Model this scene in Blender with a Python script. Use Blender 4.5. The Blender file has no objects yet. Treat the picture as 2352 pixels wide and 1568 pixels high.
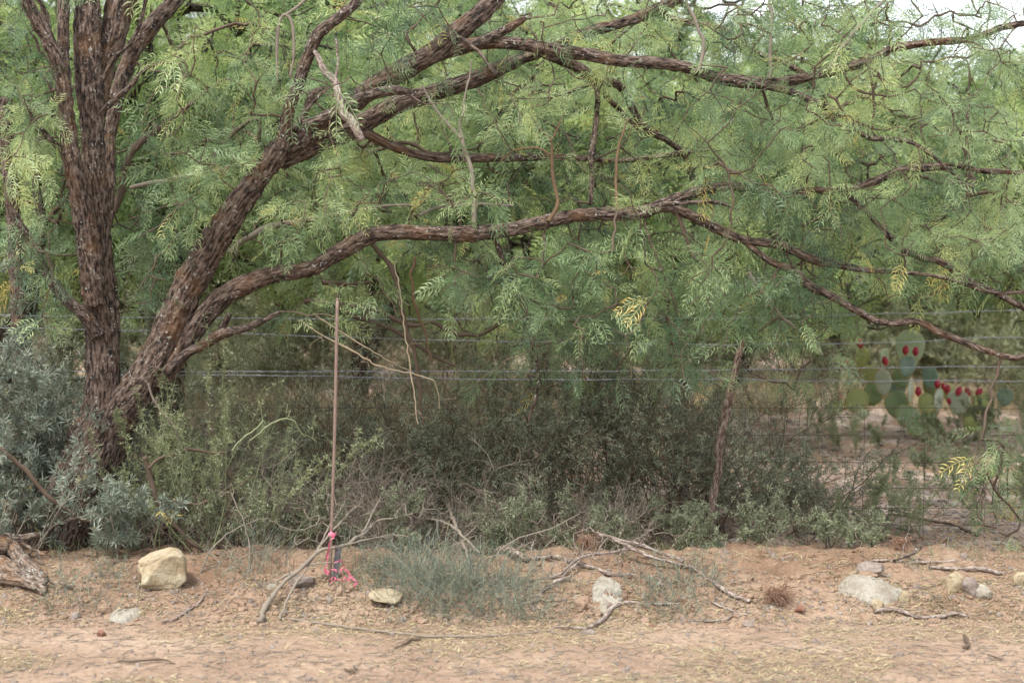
import bpy, bmesh, math, random
import numpy as np
from mathutils import Vector

SC = bpy.context.scene
COL = SC.collection
rng = np.random.default_rng(11)
random.seed(11)

# ---------------------------------------------------------------- camera
F = 3735.0            # focal length in units of a 2352 wide picture
EYE = 1.6
A0 = math.atan((784 - 586) / F)
cam = bpy.data.cameras.new('camera')
cam.lens = F / 2352 * 36
cam.sensor_width = 36
cam.clip_end = 500
cam.dof.use_dof = True
cam.dof.focus_distance = 8.25
cam.dof.aperture_fstop = 2.3
cam_o = bpy.data.objects.new('camera', cam)
COL.objects.link(cam_o)
cam_o.location = (0, 0, EYE)
cam_o.rotation_euler = (math.pi / 2 - A0, 0, 0)
SC.camera = cam_o

# ---------------------------------------------------------------- sky and sun
SUN_EL, SUN_AZ = math.radians(58), math.radians(215)     # azimuth measured clockwise from +Y
w = bpy.data.worlds.new('World')
SC.world = w
w.use_nodes = True
nt = w.node_tree
nt.nodes.clear()
out = nt.nodes.new('ShaderNodeOutputWorld')
bg = nt.nodes.new('ShaderNodeBackground')
sky = nt.nodes.new('ShaderNodeTexSky')
sky.sky_type = 'NISHITA'
sky.sun_disc = False
sky.sun_elevation = SUN_EL
sky.sun_rotation = SUN_AZ
sky.air_density = 1.0
sky.dust_density = 4.0
mixc = nt.nodes.new('ShaderNodeMix'); mixc.data_type = 'RGBA'
tcn = nt.nodes.new('ShaderNodeTexCoord')
cn = nt.nodes.new('ShaderNodeTexNoise'); cn.inputs['Scale'].default_value = 1.6; cn.inputs['Detail'].default_value = 6
cr = nt.nodes.new('ShaderNodeMapRange'); cr.inputs[1].default_value = .3; cr.inputs[2].default_value = .62
cr.inputs[3].default_value = .62; cr.inputs[4].default_value = .97
nt.links.new(tcn.outputs['Generated'], cn.inputs['Vector'])
nt.links.new(cn.outputs[0], cr.inputs[0])
nt.links.new(cr.outputs[0], mixc.inputs[0])
nt.links.new(sky.outputs[0], mixc.inputs[6])
mixc.inputs[7].default_value = (8.6, 9.0, 9.6, 1)        # cloud deck
nt.links.new(mixc.outputs[2], bg.inputs['Color'])
bg.inputs['Strength'].default_value = 0.105
nt.links.new(bg.outputs[0], out.inputs[0])
sl = bpy.data.lights.new('sun', 'SUN')
sl.energy = 2.3
sl.angle = math.radians(9)
sl.color = (1, .96, .9)
so = bpy.data.objects.new('sun', sl)
COL.objects.link(so)
sd = Vector((math.sin(SUN_AZ) * math.cos(SUN_EL), math.cos(SUN_AZ) * math.cos(SUN_EL), math.sin(SUN_EL)))
so.rotation_euler = (-sd).to_track_quat('-Z', 'Y').to_euler()
SC.view_settings.view_transform = 'Standard'
SC.view_settings.look = 'None'
SC.view_settings.exposure = 1.24
SC.cycles.max_bounces = 6
SC.cycles.diffuse_bounces = 4
SC.cycles.transmission_bounces = 4
SC.cycles.glossy_bounces = 2
SC.cycles.caustics_reflective = False
SC.cycles.caustics_refractive = False

# ---------------------------------------------------------------- helpers
CA, SA = math.cos(A0), math.sin(A0)
def Wp(px, py, Y):
    px = np.asarray(px, float); py = np.asarray(py, float); Y = np.asarray(Y, float)
    dx = (px - 1176) / F; dy = (784 - py) / F
    d1 = CA + dy * SA; d2 = -SA + dy * CA
    t = Y / d1
    return np.stack(np.broadcast_arrays(dx * t, Y, EYE + d2 * t), -1)
def proj(P):
    x, y, z = P[..., 0], P[..., 1], P[..., 2] - EYE
    dep = y * CA - z * SA; up = y * SA + z * CA
    return 1176 + F * x / dep, 784 - F * up / dep

_tab = np.random.default_rng(3).random((32, 32, 32))
def vnoise(P):
    P = np.asarray(P, float)
    i = np.floor(P).astype(int); f = P - i
    f = f * f * (3 - 2 * f)
    i0 = i % 32; i1 = (i + 1) % 32
    r = 0
    for a in (0, 1):
        for b in (0, 1):
            for c in (0, 1):
                ix = i1[..., 0] if a else i0[..., 0]
                iy = i1[..., 1] if b else i0[..., 1]
                iz = i1[..., 2] if c else i0[..., 2]
                wgt = (f[..., 0] if a else 1 - f[..., 0]) * (f[..., 1] if b else 1 - f[..., 1]) * (f[..., 2] if c else 1 - f[..., 2])
                r = r + wgt * _tab[ix, iy, iz]
    return r
def fbm(P, o=4):
    r = 0; a = .5; P = np.asarray(P, float)
    for k in range(o):
        r = r + a * vnoise(P * 2 ** k + 7.3 * k); a *= .5
    return r / (1 - .5 ** o)

def sst(a, b, x):
    t = np.clip((x - a) / (b - a), 0, 1); return t * t * (3 - 2 * t)
def edge_y(x):
    return 7.0 + .10 * (fbm(np.stack([x * .9, x * 0 + 3, x * 0], -1), 3) - .5) * 2
def ground_z(x, y):
    x = np.asarray(x, float); y = np.asarray(y, float)
    x, y = np.broadcast_arrays(x, y)
    e = edge_y(x)
    P = np.stack([x, y, x * 0], -1)
    bank = sst(-.02, .62, y - e)
    z = .15 * (.72 * sst(-.02, .38, y - e) + .28 * sst(.3, .8, y - e)) - .12 * sst(.75, 1.7, y - e)
    z = z + bank * .1 * (fbm(P * 2.4, 4) - .5) + bank * .085 * (fbm(P * 9, 4) - .5)
    lip = sst(-.05, .12, y - e) * (1 - sst(.5, .9, y - e))
    z = z + lip * .075 * (fbm(P * 5 + 9, 4) - .5)
    z = z + .012 * (fbm(P * 5, 4) - .5) + .006 * (fbm(P * 30, 2) - .5)
    z = z + sst(9, 30, y) * .25 * (fbm(P * .12, 3) - .5)
    return z
def hit(px, py):
    Y = np.linspace(5.5, 60, 6000)
    P = Wp(px, py, Y)
    d = P[:, 2] - ground_z(P[:, 0], P[:, 1])
    k = np.argmax(d < 0) if (d < 0).any() else len(Y) - 1
    return P[k]
def base(px, Y):
    x = (px - 1176) / F * Y
    return np.array([x, Y, float(ground_z(x, Y))])

def tag(o, label=None, cat=None, group=None, kind=None):
    if label: o['label'] = label
    if cat: o['category'] = cat
    if group: o['group'] = group
    if kind: o['kind'] = kind
    return o
def empty(name, loc, label, cat, group=None):
    o = bpy.data.objects.new(name, None)
    COL.objects.link(o); o.location = Vector([float(v) for v in loc]); o.empty_display_size = .1
    return tag(o, label, cat, group)

class MB:
    """collects vertices and faces for one mesh"""
    def __init__(s): s.V = []; s.Q = []; s.T = []; s.tc = []; s.c = []; s.n = 0
    def add(s, V, Q=None, T=None, tc=None, c=None):
        V = np.asarray(V, float).reshape(-1, 3); m = len(V)
        s.V.append(V)
        if Q is not None and len(Q): s.Q.append(np.asarray(Q, np.int64).reshape(-1, 4) + s.n)
        if T is not None and len(T): s.T.append(np.asarray(T, np.int64).reshape(-1, 3) + s.n)
        s.tc.append(V if tc is None else np.asarray(tc, float).reshape(-1, 3))
        s.c.append(np.full(m, .5) if c is None else np.broadcast_to(np.asarray(c, float), (m,)))
        s.n += m
        return s
    def build(s, name, mat, parent=None, smooth=True):
        V = np.concatenate(s.V)
        Q = np.concatenate(s.Q) if s.Q else np.zeros((0, 4), np.int64)
        T = np.concatenate(s.T) if s.T else np.zeros((0, 3), np.int64)
        off = np.zeros(3)
        if parent is not None:
            off = np.array(parent.matrix_world.translation if parent.parent is None else parent['wl'])
            if parent.parent is None: off = np.array(parent.location)
        me = bpy.data.meshes.new(name)
        me.vertices.add(len(V)); me.vertices.foreach_set('co', (V - off).astype(np.float32).ravel())
        nl = Q.size + T.size
        me.loops.add(nl); me.loops.foreach_set('vertex_index', np.concatenate([Q.ravel(), T.ravel()]).astype(np.int32))
        me.polygons.add(len(Q) + len(T))
        me.polygons.foreach_set('loop_start', np.concatenate([np.arange(len(Q)) * 4, Q.size + np.arange(len(T)) * 3]).astype(np.int32))
        a = me.attributes.new('tc', 'FLOAT_VECTOR', 'POINT'); a.data.foreach_set('vector', np.concatenate(s.tc).astype(np.float32).ravel())
        a = me.attributes.new('col', 'FLOAT', 'POINT'); a.data.foreach_set('value', np.concatenate(s.c).astype(np.float32))
        me.polygons.foreach_set('use_smooth', np.full(len(Q) + len(T), smooth))
        me.update(calc_edges=True)
        me.materials.append(mat)
        o = bpy.data.objects.new(name, me)
        COL.objects.link(o)
        if parent is not None:
            o.parent = parent
            o['wl'] = [float(v) for v in off]       # world place of this part's origin
        return o

def catmull(P, step):
    """P: n x k control rows (xyz + radius) -> resampled smooth curve"""
    P = np.asarray(P, float)
    if len(P) == 2: P = np.array([P[0], (P[0] + P[1]) / 2, P[1]])
    E = np.vstack([2 * P[0] - P[1], P, 2 * P[-1] - P[-2]])
    res = []
    for i in range(1, len(E) - 2):
        L = np.linalg.norm(E[i + 1, :3] - E[i, :3]); m = max(1, int(math.ceil(L / step)))
        t = (np.arange(m) / m)[:, None]
        a, b, c, d = E[i - 1], E[i], E[i + 1], E[i + 2]
        res.append(.5 * (2 * b + (c - a) * t + (2 * a - 5 * b + 4 * c - d) * t ** 2 + (3 * b - a - 3 * c + d) * t ** 3))
    res.append(P[-1:])
    R = np.vstack(res); R[:, 3] = np.maximum(R[:, 3], .0006)
    return R
def tube(mb, P4, step=None, sides=12, ridge=0., knot=0., seed=0., capc=None, c=.5, wig=0., square_end=False):
    """a bark-covered limb along control rows x,y,z,r"""
    P4 = np.asarray(P4, float)
    r_av = P4[:, 3].mean()
    C = catmull(P4, step or max(.006, r_av * .5))
    s = np.concatenate([[0], np.cumsum(np.linalg.norm(np.diff(C[:, :3], axis=0), axis=1))])
    if wig:
        q = np.stack([s * (1.2 / max(r_av, .004)) * .12, s * 0 + seed, s * 0], -1)
        for k in range(3):
            C[:, k] += wig * r_av * 2 * (vnoise(q + 11.7 * k) - .5)
    T = np.gradient(C[:, :3], axis=0); T /= np.linalg.norm(T, axis=1)[:, None] + 1e-9
    n = np.zeros_like(T); up = np.array([.21, -.93, .3]); u = up - T[0] * up.dot(T[0]); u /= np.linalg.norm(u)
    for i in range(len(T)):
        u = u - T[i] * u.dot(T[i]); u /= np.linalg.norm(u); n[i] = u
    b = np.cross(T, n)
    th = np.arange(sides) / sides * 2 * np.pi
    ct, st = np.cos(th)[None], np.sin(th)[None]
    r = C[:, 3][:, None]
    tc = np.stack([ct * r + 0 * s[:, None], st * r, s[:, None] + 0 * ct], -1) + np.array([seed * 1.7, seed * .9, seed * 2.3])
    rr = r + 0 * ct
    if ridge:
        q1 = fbm(tc * np.array([55, 55, 15.]), 2)
        q2 = vnoise(tc * np.array([120, 120, 38.]) + 5)
        rg = 1 - np.abs(2 * q1 - 1) * 1.6
        rr = rr * (1 + .25 * knot * (fbm(tc * 7, 2) - .5)) + ridge * (-(rg - .35) * 1.1 + (q2 - .5) * .6)
    elif knot:
        rr = rr * (1 + knot * (vnoise(tc * np.array([30, 30, 30.])) - .5))
    V = C[:, None, :3] + n[:, None] * (ct * rr)[..., None] + b[:, None] * (st * rr)[..., None]
    N = len(C)
    i = np.arange(N - 1)[:, None] * sides; j = np.arange(sides)[None]; j2 = (j + 1) % sides
    Q = np.stack([i + j, i + j2, i + sides + j2, i + sides + j], -1).reshape(-1, 4)
    V = V.reshape(-1, 3)
    V2 = np.vstack([V, C[0, :3], C[-1, :3] + T[-1] * C[-1, 3] * .4])
    tc2 = np.vstack([tc.reshape(-1, 3), tc[0].mean(0), tc[-1].mean(0)])
    jj = np.arange(sides); k2 = (jj + 1) % sides
    T3 = np.vstack([np.stack([k2, jj, np.full(sides, len(V))], -1), np.stack([jj, k2, np.full(sides, -1)], -1) + np.array([(N - 1) * sides, (N - 1) * sides, len(V) + 2])])
    mb.add(V2, Q, T3, tc2, c)
    return C
def sticks(mb, P0, P1, r0, r1, k=3, c=.5):
    """many thin straight twig pieces at once"""
    P0 = np.asarray(P0); P1 = np.asarray(P1); n = len(P0)
    if n == 0: return
    T = P1 - P0; L = np.linalg.norm(T, axis=1)[:, None] + 1e-9; T = T / L
    a = np.where(np.abs(T[:, 2:3]) < .9, np.array([[0, 0, 1.]]), np.array([[1., 0, 0]]))
    u = np.cross(T, a); u /= np.linalg.norm(u, axis=1)[:, None]; v = np.cross(T, u)
    th = np.arange(k) / k * 2 * np.pi
    ring = u[:, None] * np.cos(th)[None, :, None] + v[:, None] * np.sin(th)[None, :, None]
    V = np.concatenate([P0[:, None] - T[:, None] * 0 + ring * np.asarray(r0).reshape(-1, 1, 1), P1[:, None] + T[:, None] * .15 * np.asarray(r1).reshape(-1, 1, 1) + ring * np.asarray(r1).reshape(-1, 1, 1)], 1).reshape(-1, 3)
    j = np.arange(k); j2 = (j + 1) % k
    q = np.stack([j, j2, k + j2, k + j], -1)
    Q = (np.arange(n)[:, None, None] * 2 * k + q[None]).reshape(-1, 4)
    rr = np.random.default_rng(n).random(n)
    cc = np.repeat(c if np.ndim(c) else np.full(n, c) + (rr - .5) * .5, 2 * k)
    mb.add(V, Q, None, V * np.array([1, 1, 1]), cc)

def unit(v): return v / (np.linalg.norm(v, axis=-1, keepdims=True) + 1e-9)
def grow(seeds, att, step=.06, jit=.18, r_tip=.0016, pw=.42, rmax=1., arch=.15, R=rng):
    """twig network: every attractor is linked to the nearest wood by a crooked twig"""
    seeds = np.asarray(seeds); att = np.asarray(att)
    d = np.full(len(att), 1e9)
    for i in range(0, len(seeds), 400):
        d = np.minimum(d, np.linalg.norm(att[:, None] - seeds[None, i:i + 400], axis=2).min(1))
    order = np.argsort(d)
    cap = len(seeds) + int(sum(max(2, x / step + 3) for x in d)) + 10
    P = np.zeros((cap, 3)); P[:len(seeds)] = seeds
    par = np.full(cap, -1); n = len(seeds); tips = []
    for a in order:
        A = att[a]
        D = ((P[:n] - A) ** 2).sum(1)
        k = int(D.argmin()); L = math.sqrt(D[k])
        m = max(1, int(L / step + .5))
        if n + m >= cap:
            P = np.vstack([P, np.zeros((cap, 3))]); par = np.concatenate([par, np.full(cap, -1)]); cap *= 2
        t = (np.arange(1, m + 1) / m)[:, None]
        side = R.normal(size=3); side[2] = abs(side[2])
        seg = P[k] + (A - P[k]) * t + side * arch * L * (t * (1 - t)) * 1.5
        seg[:-1] += R.normal(size=(m - 1, 3)) * jit * min(step, L / m)
        P[n:n + m] = seg
        par[n] = k; par[n + 1:n + m] = np.arange(n, n + m - 1)
        n += m; tips.append(n - 1)
    P = P[:n]; par = par[:n]
    cnt = np.zeros(n); cnt[tips] = 1
    ns = len(seeds)
    for i in range(n - 1, ns - 1, -1):
        cnt[par[i]] += cnt[i]
    rad = np.minimum(r_tip * np.maximum(cnt, 1) ** pw, rmax)
    e = np.arange(ns, n); pr = par[e]
    r0 = np.where(pr < ns, rad[e] * 1.15, np.minimum(rad[pr], rad[e] * 1.3))
    return P, par, rad, e, pr, r0, np.array(tips), cnt
def twig_mesh(mb, g, k=3, c=.5):
    P, par, rad, e, pr, r0, tips, cnt = g
    sticks(mb, P[pr], P[e], r0, rad[e], k, c)

def place(mb, tmpl, pos, X, Z, scale, c, droop=None):
    """copies of a leaf template: X = leaf direction, Z = leaf normal (approx)"""
    V, Q = tmpl
    X = unit(X); Yv = unit(np.cross(Z, X)); Zv = np.cross(X, Yv)
    W_ = (V[None, :, 0:1] * X[:, None] + V[None, :, 1:2] * Yv[:, None] + V[None, :, 2:3] * Zv[:, None]) * np.asarray(scale).reshape(-1, 1, 1) + pos[:, None]
    n = len(pos); m = len(V)
    if droop is not None:
        W_[..., 2] -= np.asarray(droop).reshape(-1, 1) * (V[None, :, 0] ** 2)
    mb.add(W_.reshape(-1, 3), (np.arange(n)[:, None, None] * m + Q[None]).reshape(-1, 4), None, None, np.repeat(c, m))

def mesq_leaf(pairs=10, pin=.12, ll=.045, lw=.0034, spread=.5, pet=.035, seed=0, bow=.25, miss=0.):
    R = np.random.default_rng(seed); V = []; Q = []
    def quad(a, b, c_, d):
        n = len(V); V.extend([a, b, c_, d]); Q.append([n, n + 1, n + 2, n + 3])
    hw = .0007
    quad([0, -hw, 0], [0, hw, 0], [pet, hw, 0], [pet, -hw, 0])
    for sg in ((-1, 1) if seed % 4 else (1,)):
        an0 = sg * spread; x, y, z = pet, 0., 0.; an = an0; st = pin / pairs
        for i in range(pairs):
            an -= sg * .035; nx, ny, nz = x + st * math.cos(an), y + st * math.sin(an), z - st * (.03 + i * .03)
            px_, py_ = -math.sin(an) * hw, math.cos(an) * hw
            quad([x - px_, y - py_, z], [x + px_, y + py_, z], [nx + px_, ny + py_, nz], [nx - px_, ny - py_, nz])
            x, y, z = nx, ny, nz
            prof = math.sin(math.pi * min(1, (i + 1.6) / (pairs + 1.2))) ** .5
            an += R.normal(0, .06)
            for s2 in (-1, 1):
                if R.random() < miss: continue
                L = ll * prof * R.uniform(.8, 1.15); la = an + s2 * R.uniform(.85, 1.3); lb = la - s2 * bow * 1.3
                wv = lw * (.5 if pairs > 7 else .5)
                dx, dy = math.cos(la), math.sin(la)
                m_ = [x + dx * L * .5, y + dy * L * .5, z - L * R.uniform(.0, .15)]
                t_ = [m_[0] + math.cos(lb) * L * .5, m_[1] + math.sin(lb) * L * .5, m_[2] - L * R.uniform(.05, .3)]
                quad([x, y, z], [m_[0] + dy * wv, m_[1] - dx * wv, m_[2]], t_, [m_[0] - dy * wv, m_[1] + dx * wv, m_[2]])
    return np.array(V), np.array(Q)
def blade(L=.03, w_=.005, bend=.15):
    V = np.array([[0, 0, 0], [L * .45, -w_ / 2, .02 * L], [L, 0, -bend * L], [L * .45, w_ / 2, .02 * L]])
    return V, np.array([[0, 1, 2, 3]])
def cluster(n, L, w_, R, elev=(.0, .9)):
    V = []; Q = []
    for i in range(n):
        b, _ = blade(L * R.uniform(.6, 1.15), w_, R.uniform(0, .3)); az = R.uniform(-2.4, 2.4); el = R.uniform(*elev) * R.choice([-1, 1])
        c1, s1, c2, s2 = math.cos(az), math.sin(az), math.cos(el), math.sin(el)
        M = np.array([[c1 * c2, -s1, -c1 * s2], [s1 * c2, c1, -s1 * s2], [s2, 0, c2]])
        V.append(b @ M.T + [R.uniform(-.2, .3) * L, 0, 0]); Q.append([[4 * i, 4 * i + 1, 4 * i + 2, 4 * i + 3]])
    return np.vstack(V), np.vstack(Q)

# ---------------------------------------------------------------- materials
def newmat(name):
    m = bpy.data.materials.new(name); m.use_nodes = True
    t = m.node_tree; b = t.nodes['Principled BSDF']
    return m, t, b
def N(t, typ, **kw):
    n = t.nodes.new(typ)
    for k, v in kw.items():
        if k in n.inputs: n.inputs[k].default_value = v
        else: setattr(n, k, v)
    return n
def ramp(t, fac, stops):
    r = t.nodes.new('ShaderNodeValToRGB'); e = r.color_ramp.elements
    while len(e) < len(stops): e.new(.5)
    for i, (p, c) in enumerate(stops):
        e[i].position = p; e[i].color = (*c, 1) if len(c) == 3 else c
    t.links.new(fac, r.inputs[0]); return r.outputs[0]
def mixrgb(t, fac, a, b, mode='MIX'):
    m = t.nodes.new('ShaderNodeMix'); m.data_type = 'RGBA'; m.blend_type = mode
    for s, v in ((0, fac), (6, a), (7, b)):
        if isinstance(v, bpy.types.NodeSocket): t.links.new(v, m.inputs[s])
        elif isinstance(v, (int, float)): m.inputs[s].default_value = v
        else: m.inputs[s].default_value = (*v, 1)
    return m.outputs[2]
def attr(t, n):
    a = t.nodes.new('ShaderNodeAttribute'); a.attribute_name = n; return a
def leafmat(name, stops, trans=.35, rough=.42, spec=.45):
    m, t, b = newmat(name)
    c = ramp(t, attr(t, 'col').outputs['Fac'], stops)
    t.links.new(c, b.inputs['Base Color']); b.inputs['Roughness'].default_value = rough
    b.inputs['Specular IOR Level'].default_value = spec
    tr = t.nodes.new('ShaderNodeBsdfTranslucent'); mx = t.nodes.new('ShaderNodeMixShader')
    mx.inputs[0].default_value = trans
    t.links.new(c, tr.inputs[0]); t.links.new(b.outputs[0], mx.inputs[1]); t.links.new(tr.outputs[0], mx.inputs[2])
    t.links.new(mx.outputs[0], t.nodes['Material Output'].inputs[0])
    return m
def barkmat(name, dark, mid, light, lichen=.5, orange=.5, scale=1.):
    m, t, b = newmat(name)
    tc = attr(t, 'tc').outputs['Vector']
    mp = N(t, 'ShaderNodeMapping'); mp.inputs['Scale'].default_value = (scale, scale, scale * .3)
    t.links.new(tc, mp.inputs[0])
    n1 = N(t, 'ShaderNodeTexNoise', Scale=70, Detail=5, Roughness=.6); t.links.new(mp.outputs[0], n1.inputs['Vector'])
    mp2 = N(t, 'ShaderNodeMapping'); mp2.inputs['Scale'].default_value = (scale, scale, scale * .55)
    t.links.new(tc, mp2.inputs[0])
    vo = N(t, 'ShaderNodeTexVoronoi', Scale=95); t.links.new(mp2.outputs[0], vo.inputs['Vector'])
    n2 = N(t, 'ShaderNodeTexNoise', Scale=6, Detail=3); t.links.new(tc, n2.inputs['Vector'])
    n3 = N(t, 'ShaderNodeTexNoise', Scale=60, Detail=4, Roughness=.6); t.links.new(tc, n3.inputs['Vector'])
    c = ramp(t, n1.outputs[0], [(.4, dark), (.5, mid), (.64, light)])  # dark stop paints some shade into the bark furrows, on top of the bump
    o = ramp(t, n2.outputs[0], [(.54, (0, 0, 0)), (.72, (orange,) * 3)])
    c = mixrgb(t, o, c, (.17, .085, .035))
    # lichen spots, thicker in some stretches
    l = ramp(t, n3.outputs[0], [(.655 - .1 * lichen, (0, 0, 0)), (.7 - .1 * lichen, (1, 1, 1))])
    ml = N(t, 'ShaderNodeMath', operation='MULTIPLY'); t.links.new(l, ml.inputs[0])
    n4 = N(t, 'ShaderNodeTexNoise', Scale=9, Detail=2); t.links.new(tc, n4.inputs['Vector'])
    l4 = ramp(t, n4.outputs[0], [(.44, (.1, .1, .1)), (.6, (.9, .9, .9))]); t.links.new(l4, ml.inputs[1])
    c = mixrgb(t, ml.outputs[0], c, (.36, .36, .33))
    t.links.new(c, b.inputs['Base Color']); b.inputs['Roughness'].default_value = .88; b.inputs['Specular IOR Level'].default_value = .2
    ad = N(t, 'ShaderNodeMath', operation='ADD'); t.links.new(n1.outputs[0], ad.inputs[0]); t.links.new(vo.outputs[0], ad.inputs[1])
    bp = N(t, 'ShaderNodeBump', Strength=.9, Distance=.006); t.links.new(ad.outputs[0], bp.inputs['Height'])
    t.links.new(bp.outputs[0], b.inputs['Normal'])
    return m
def twigmat(name, a, b_, rough=.85):
    m, t, b = newmat(name)
    n = N(t, 'ShaderNodeTexNoise', Scale=45, Detail=3); t.links.new(attr(t, 'tc').outputs['Vector'], n.inputs['Vector'])
    c1 = mixrgb(t, attr(t, 'col').outputs['Fac'], a, b_)
    c = mixrgb(t, n.outputs[0], c1, tuple(min(1, v * 1.7) for v in a))
    t.links.new(c, b.inputs['Base Color']); b.inputs['Roughness'].default_value = rough; b.inputs['Specular IOR Level'].default_value = .2
    return m

M_leaf = leafmat('mesquite_leaf', [(0, (.06, .108, .055)), (.4, (.18, .265, .125)), (.86, (.4, .485, .215)), (.93, (.48, .48, .16)), (.97, (.66, .52, .18)), (1, (.62, .47, .14))], .45)
M_leaf_far = leafmat('mesquite_leaf_far', [(0, (.11, .175, .065)), (.45, (.29, .39, .135)), (1, (.48, .55, .22))], .5)
M_leaf_dark = leafmat('dark_shrub_leaf', [(0, (.08, .095, .065)), (.6, (.21, .235, .155)), (1, (.38, .4, .26))], .25, .45, .45)
M_leaf_under = leafmat('shaded_bush_leaf', [(0, (.13, .15, .08)), (.5, (.24, .26, .14)), (1, (.36, .36, .2))], .35)
M_leaf_blue = leafmat('blue_shrub_leaf', [(0, (.1, .125, .1)), (.6, (.19, .225, .17)), (.97, (.34, .36, .27)), (1, (.4, .3, .08))], .25)
M_green_stem = leafmat('pencil_stem', [(0, (.13, .155, .08)), (1, (.26, .28, .14))], .15)
M_ephedra = leafmat('blue_grey_stem', [(0, (.09, .115, .09)), (.7, (.2, .24, .18)), (1, (.4, .35, .22))], .1)
M_straw = leafmat('straw', [(0, (.22, .17, .1)), (.6, (.4, .33, .19)), (1, (.56, .5, .3))], .2)
M_bark = barkmat('mesquite_bark', (.018, .013, .011), (.085, .057, .044), (.165, .125, .1), .5, .4)
M_bark2 = barkmat('limb_bark', (.022, .016, .013), (.07, .05, .04), (.16, .122, .1), .55, .35, 1.3)
M_bark_old = barkmat('dead_log_bark', (.05, .035, .026), (.13, .09, .065), (.25, .2, .16), 1.0, .9, 1.2)
M_bark_far = barkmat('far_bark', (.02, .015, .012), (.05, .037, .03), (.1, .08, .065), .2, .1)
M_twig = twigmat('twig', (.055, .04, .03), (.13, .09, .06))
M_twig_grey = twigmat('grey_twig', (.12, .1, .08), (.25, .215, .17))
M_twig_brown = twigmat('young_twig', (.085, .055, .032), (.15, .1, .06))
M_tan = twigmat('tan_cane', (.16, .125, .085), (.28, .235, .16))
M_deadwood = barkmat('dead_wood', (.12, .09, .075), (.24, .19, .16), (.38, .32, .28), .4, .1, 1.5)

# ---------------------------------------------------------------- ground and road
def soilmat(name):
    m, t, b = newmat(name)
    g = N(t, 'ShaderNodeNewGeometry'); P = g.outputs['Position']
    n1 = N(t, 'ShaderNodeTexNoise', Scale=1.7, Detail=5, Roughness=.6); t.links.new(P, n1.inputs['Vector'])
    n2 = N(t, 'ShaderNodeTexNoise', Scale=24, Detail=6, Roughness=.7); t.links.new(P, n2.inputs['Vector'])
    n3 = N(t, 'ShaderNodeTexNoise', Scale=150, Detail=3, Roughness=.7); t.links.new(P, n3.inputs['Vector'])
    c = ramp(t, n1.outputs[0], [(.3, (.3, .205, .145)), (.55, (.43, .31, .225)), (.75, (.52, .405, .31))])
    c2 = ramp(t, n2.outputs[0], [(.3, (.55, .5, .46)), (.55, (1, 1, 1)), (.75, (1.12, 1.13, 1.12))])
    c = mixrgb(t, .75, c, c2, 'MULTIPLY')
    c3 = ramp(t, n3.outputs[0], [(.35, (.62, .58, .55)), (.55, (1, 1, 1))])
    c = mixrgb(t, .6, c, c3, 'MULTIPLY')
    sy = N(t, 'ShaderNodeSeparateXYZ'); t.links.new(P, sy.inputs[0])
    my = N(t, 'ShaderNodeMapRange'); my.inputs[1].default_value = 6.95; my.inputs[2].default_value = 7.5; my.inputs[4].default_value = .8; t.links.new(sy.outputs[1], my.inputs[0])
    c = mixrgb(t, my.outputs[0], c, (.72, .66, .61), 'MULTIPLY')
    # caliche gravel beyond the fence: paler
    sx = N(t, 'ShaderNodeSeparateXYZ'); t.links.new(P, sx.inputs[0])
    mr = N(t, 'ShaderNodeMapRange'); mr.inputs[1].default_value = 8.2; mr.inputs[2].default_value = 9.6; t.links.new(sx.outputs[1], mr.inputs[0])
    n4 = N(t, 'ShaderNodeTexNoise', Scale=3.2, Detail=6, Roughness=.7); t.links.new(P, n4.inputs['Vector'])
    l4 = ramp(t, n4.outputs[0], [(.44, (0, 0, 0)), (.6, (.85, .85, .85))])
    mm = N(t, 'ShaderNodeMath', operation='MULTIPLY'); t.links.new(mr.outputs[0], mm.inputs[0]); t.links.new(l4, mm.inputs[1])
    c = mixrgb(t, mm.outputs[0], c, (.52, .42, .35))
    t.links.new(c, b.inputs['Base Color']); b.inputs['Roughness'].default_value = .95; b.inputs['Specular IOR Level'].default_value = .1
    ad = N(t, 'ShaderNodeMath', operation='ADD'); t.links.new(n2.outputs[0], ad.inputs[0])
    mu = N(t, 'ShaderNodeMath', operation='MULTIPLY'); mu.inputs[1].default_value = .35; t.links.new(n3.outputs[0], mu.inputs[0]); t.links.new(mu.outputs[0], ad.inputs[1])
    bp = N(t, 'ShaderNodeBump', Strength=.9, Distance=.03); t.links.new(ad.outputs[0], bp.inputs['Height']); t.links.new(bp.outputs[0], b.inputs['Normal'])
    return m
M_soil = soilmat('sandy_soil')
def geom(a, b, s0, k):
    r = [a]; s = s0
    while r[-1] < b: r.append(r[-1] + s); s *= k
    return r
xs = np.array(sorted([-v for v in geom(3.2, 90, .05, 1.22)] + list(np.arange(-3.18, 3.19, .024)) + geom(3.2, 90, .05, 1.22)))
ty = np.concatenate([np.arange(0, 2.6, .02), np.array(geom(2.6, 120, .025, 1.05))])
X = xs[None] + 0 * ty[:, None]; Yg = edge_y(X) + ty[:, None]
def sheet(name, X, Y, label=None):
    Z = ground_z(X, Y); n, m = X.shape
    i = np.arange(n - 1)[:, None] * m; j = np.arange(m - 1)[None]
    Q = np.stack([i + j, i + j + 1, i + m + j + 1, i + m + j], -1).reshape(-1, 4)
    mb = MB(); mb.add(np.stack([X, Y, Z], -1), Q)
    return tag(mb.build(name, M_soil), kind='structure')
sheet('ground', X, Yg)
tr = np.concatenate([-np.array(geom(1.7, 30, .05, 1.12))[::-1], np.arange(-1.68, .001, .02)])
tr[-1] = 0
X = xs[None] + 0 * tr[:, None]
sheet('dirt_road', X, edge_y(X) + tr[:, None])

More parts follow.
